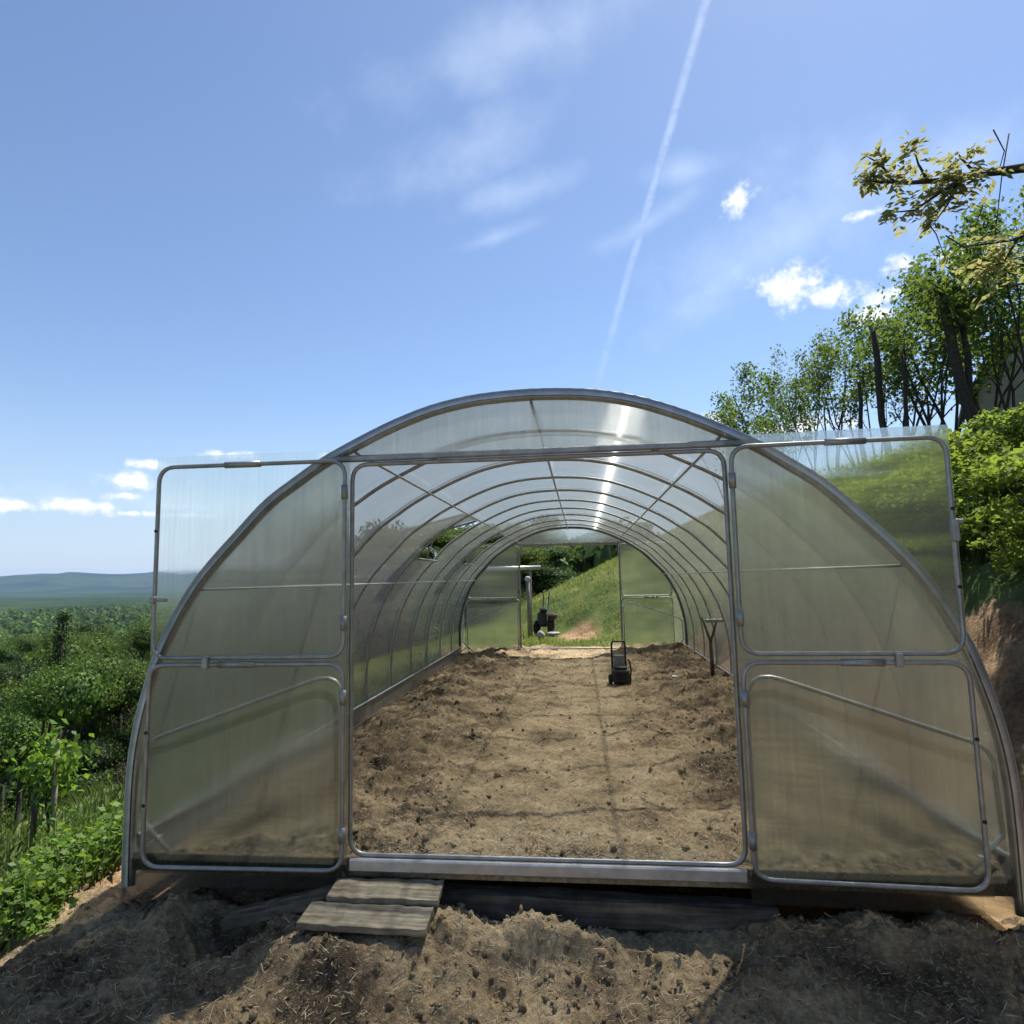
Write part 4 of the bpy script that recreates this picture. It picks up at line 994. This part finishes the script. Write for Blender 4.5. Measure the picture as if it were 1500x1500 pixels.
nzl = N(t, "ShaderNodeTexNoise"); nzl.inputs["Scale"].default_value = 8; nzl.inputs["Detail"].default_value = 4; nzl.inputs["Roughness"].default_value = .62; L(t, D, nzl.inputs["Vector"])
sx_ = N(t, "ShaderNodeSeparateXYZ"); L(t, D, sx_.inputs[0])
AZ = M2('ARCTAN2', sx_.outputs[0], sx_.outputs[1]); EL = M2('ARCSINE', sx_.outputs[2])
PV = N(t, "ShaderNodeCombineXYZ"); L(t, AZ, PV.inputs[0]); L(t, EL, PV.inputs[1])
PW = N(t, "ShaderNodeCombineXYZ"); L(t, EL, PW.inputs[0]); L(t, AZ, PW.inputs[1])
def puffs(lst):
    """distance to the nearest of many ellipses given as azimuth / elevation; 1 at the rim"""
    acc = None
    for c in lst:
        d0 = ray(c[0], c[1]); az, el = math.atan2(d0[0], d0[1]), math.asin(d0[2]); a = c[2]/F/math.cos(el); b = c[3]/F
        if len(c) > 4 and c[4]:
            rt_ = N(t, "ShaderNodeVectorMath", operation='MULTIPLY_ADD'); rt_.inputs[1].default_value = (math.cos(c[4])/a, math.cos(c[4])/b, 0)
            rt_.inputs[2].default_value = (-az*math.cos(c[4])/a+el*math.sin(c[4])/a*-1, -el*math.cos(c[4])/b+az*math.sin(c[4])/b, 0); L(t, PV.outputs[0], rt_.inputs[0])
            mp = N(t, "ShaderNodeVectorMath", operation='MULTIPLY_ADD'); mp.inputs[1].default_value = (math.sin(c[4])/a, -math.sin(c[4])/b, 0); L(t, PW.outputs[0], mp.inputs[0]); L(t, rt_.outputs[0], mp.inputs[2])
        else:
            mp = N(t, "ShaderNodeVectorMath", operation='MULTIPLY_ADD'); mp.inputs[1].default_value = (1/a, 1/b, 0); mp.inputs[2].default_value = (-az/a, -el/b, 0); L(t, PV.outputs[0], mp.inputs[0])
        ln_ = N(t, "ShaderNodeVectorMath", operation='LENGTH'); L(t, mp.outputs[0], ln_.inputs[0])
        acc = ln_.outputs["Value"] if acc is None else M2('MINIMUM', acc, ln_.outputs["Value"])
    return acc
CUM = [(1078,292,24,22),(1165,418,50,36),(1215,430,48,24),(1310,432,46,15),(1323,388,24,16),(1275,462,40,16),(1415,368,40,14),(1270,313,26,8),
       (100,741,62,12),(20,740,46,11),(188,704,38,16),(222,680,34,10),(180,727,34,8),(192,752,20,5),(345,667,52,9),(480,668,20,7),(1040,612,40,14),
       (1180,625,90,20),(270,755,90,7),(-180,725,120,22),(1750,420,120,50)]
acc = M2('ADD', M2('SUBTRACT', 1.0, puffs(CUM)), M2('MULTIPLY', M2('SUBTRACT', nz.outputs["Fac"], .5), 2.4))
alpha = sst(.05, .8, acc)
WISP = [(690,215,130,45,.35),(760,282,90,24,.2),(720,350,90,14,.25),(950,325,110,20,.35),(1080,395,150,34,.5),(1180,330,260,70,.2),(1000,250,70,22,0),(300,745,240,22,-.05),(1330,240,220,60,-.1),(780,60,260,50,.2)]
wac = M2('ADD', M2('SUBTRACT', 1.0, puffs(WISP)), M2('MULTIPLY', M2('SUBTRACT', nzl.outputs["Fac"], .5), 2.6))
wal = M2('MULTIPLY', sst(-.1, 1.6, wac), .20)
# contrail: a thin band on a great circle, fading towards the horizon
ca, cb = ray(992,150), ray(880,545); nn = np.cross(ca, cb); nn /= np.linalg.norm(nn)
wob = M2('MULTIPLY', M2('SUBTRACT', nz.outputs["Fac"], .5), .004)
dist = M2('ABSOLUTE', M2('ADD', dot(nn), wob)); band = M2('MULTIPLY', sst(.0080, .0010, dist), sst(.25, .6, nz.outputs['Fac']))
al = dot((ca-cb*ca.dot(cb))/np.linalg.norm(ca-cb*ca.dot(cb)))     # 0 at the low end, grows upward
s_hi = float(ca.dot((ca-cb*ca.dot(cb))/np.linalg.norm(ca-cb*ca.dot(cb))))
tfade = sst(-.02, s_hi*.9, al)
con = M2('MULTIPLY', M2('MULTIPLY', band, M2('ADD', M2('MULTIPLY', tfade, .09), M2('MULTIPLY', sst(-.05,.05,al), .10))), M2('GREATER_THAN', dot(ca), .3))
thin = M2('MAXIMUM', wal, con)
hz_ = N(t, "ShaderNodeMix", data_type='RGBA'); L(t, sky.outputs[0], hz_.inputs["A"]); hz_.inputs["B"].default_value = (3.6, 4.3, 5.2, 1)
L(t, M2('MULTIPLY', sst(.30, -.02, dot((0,0,1))), .75), hz_.inputs["Factor"])
tn = N(t, "ShaderNodeMix", data_type='RGBA', blend_type='MULTIPLY'); tn.inputs["Factor"].default_value = 1; L(t, hz_.outputs["Result"], tn.inputs["A"]); tn.inputs["B"].default_value = (.97, 1.0, 1.05, 1)
SK = tn.outputs["Result"]
mxa = N(t, "ShaderNodeMix", data_type='RGBA'); L(t, thin, mxa.inputs["Factor"]); L(t, SK, mxa.inputs["A"]); mxa.inputs["B"].default_value = (8.5, 9.3, 10.2, 1)
shade = sst(.2, 1.1, acc)
cc = N(t, "ShaderNodeMix", data_type='RGBA'); L(t, shade, cc.inputs["Factor"]); cc.inputs["A"].default_value = (5.8, 6.4, 7.3, 1); cc.inputs["B"].default_value = (8.8, 8.9, 8.9, 1)
mxb = N(t, "ShaderNodeMix", data_type='RGBA'); am = M2('MULTIPLY', alpha, .82); L(t, am, mxb.inputs["Factor"]); L(t, mxa.outputs["Result"], mxb.inputs["A"]); L(t, cc.outputs["Result"], mxb.inputs["B"])
L(t, mxb.outputs["Result"], bg.inputs["Color"])

# air between here and the hills
HAZE = True
if HAZE:
    mt, t2, o2 = nt("air_haze"); pv = N(t2, "ShaderNodeVolumePrincipled"); pv.inputs["Color"].default_value = (.40,.58,1,1); pv.inputs["Density"].default_value = 4e-5; pv.inputs["Anisotropy"].default_value = .2
    L(t2, pv.outputs[0], o2.inputs["Volume"])
    mb = MB(); mb.box((-1500, 6000, 60), (21800, 13400, 300)); tag(mb.build("haze", mt), "pale blue air fading the far valley and hills", "haze", kind="stuff")

# ------------------------------------------------------------------ output
sc.render.engine = 'CYCLES'
vs = sc.view_settings; vs.view_transform = 'Standard'; vs.look = 'None'; vs.exposure = 1.05; vs.gamma = 1
cy = sc.cycles; cy.max_bounces = 12; cy.diffuse_bounces = 3; cy.glossy_bounces = 3; cy.transmission_bounces = 8; cy.transparent_max_bounces = 24
cy.caustics_reflective = False; cy.caustics_refractive = False; cy.use_denoising = True; cy.sample_clamp_indirect = 6; cy.use_adaptive_sampling = True; cy.adaptive_threshold = .015
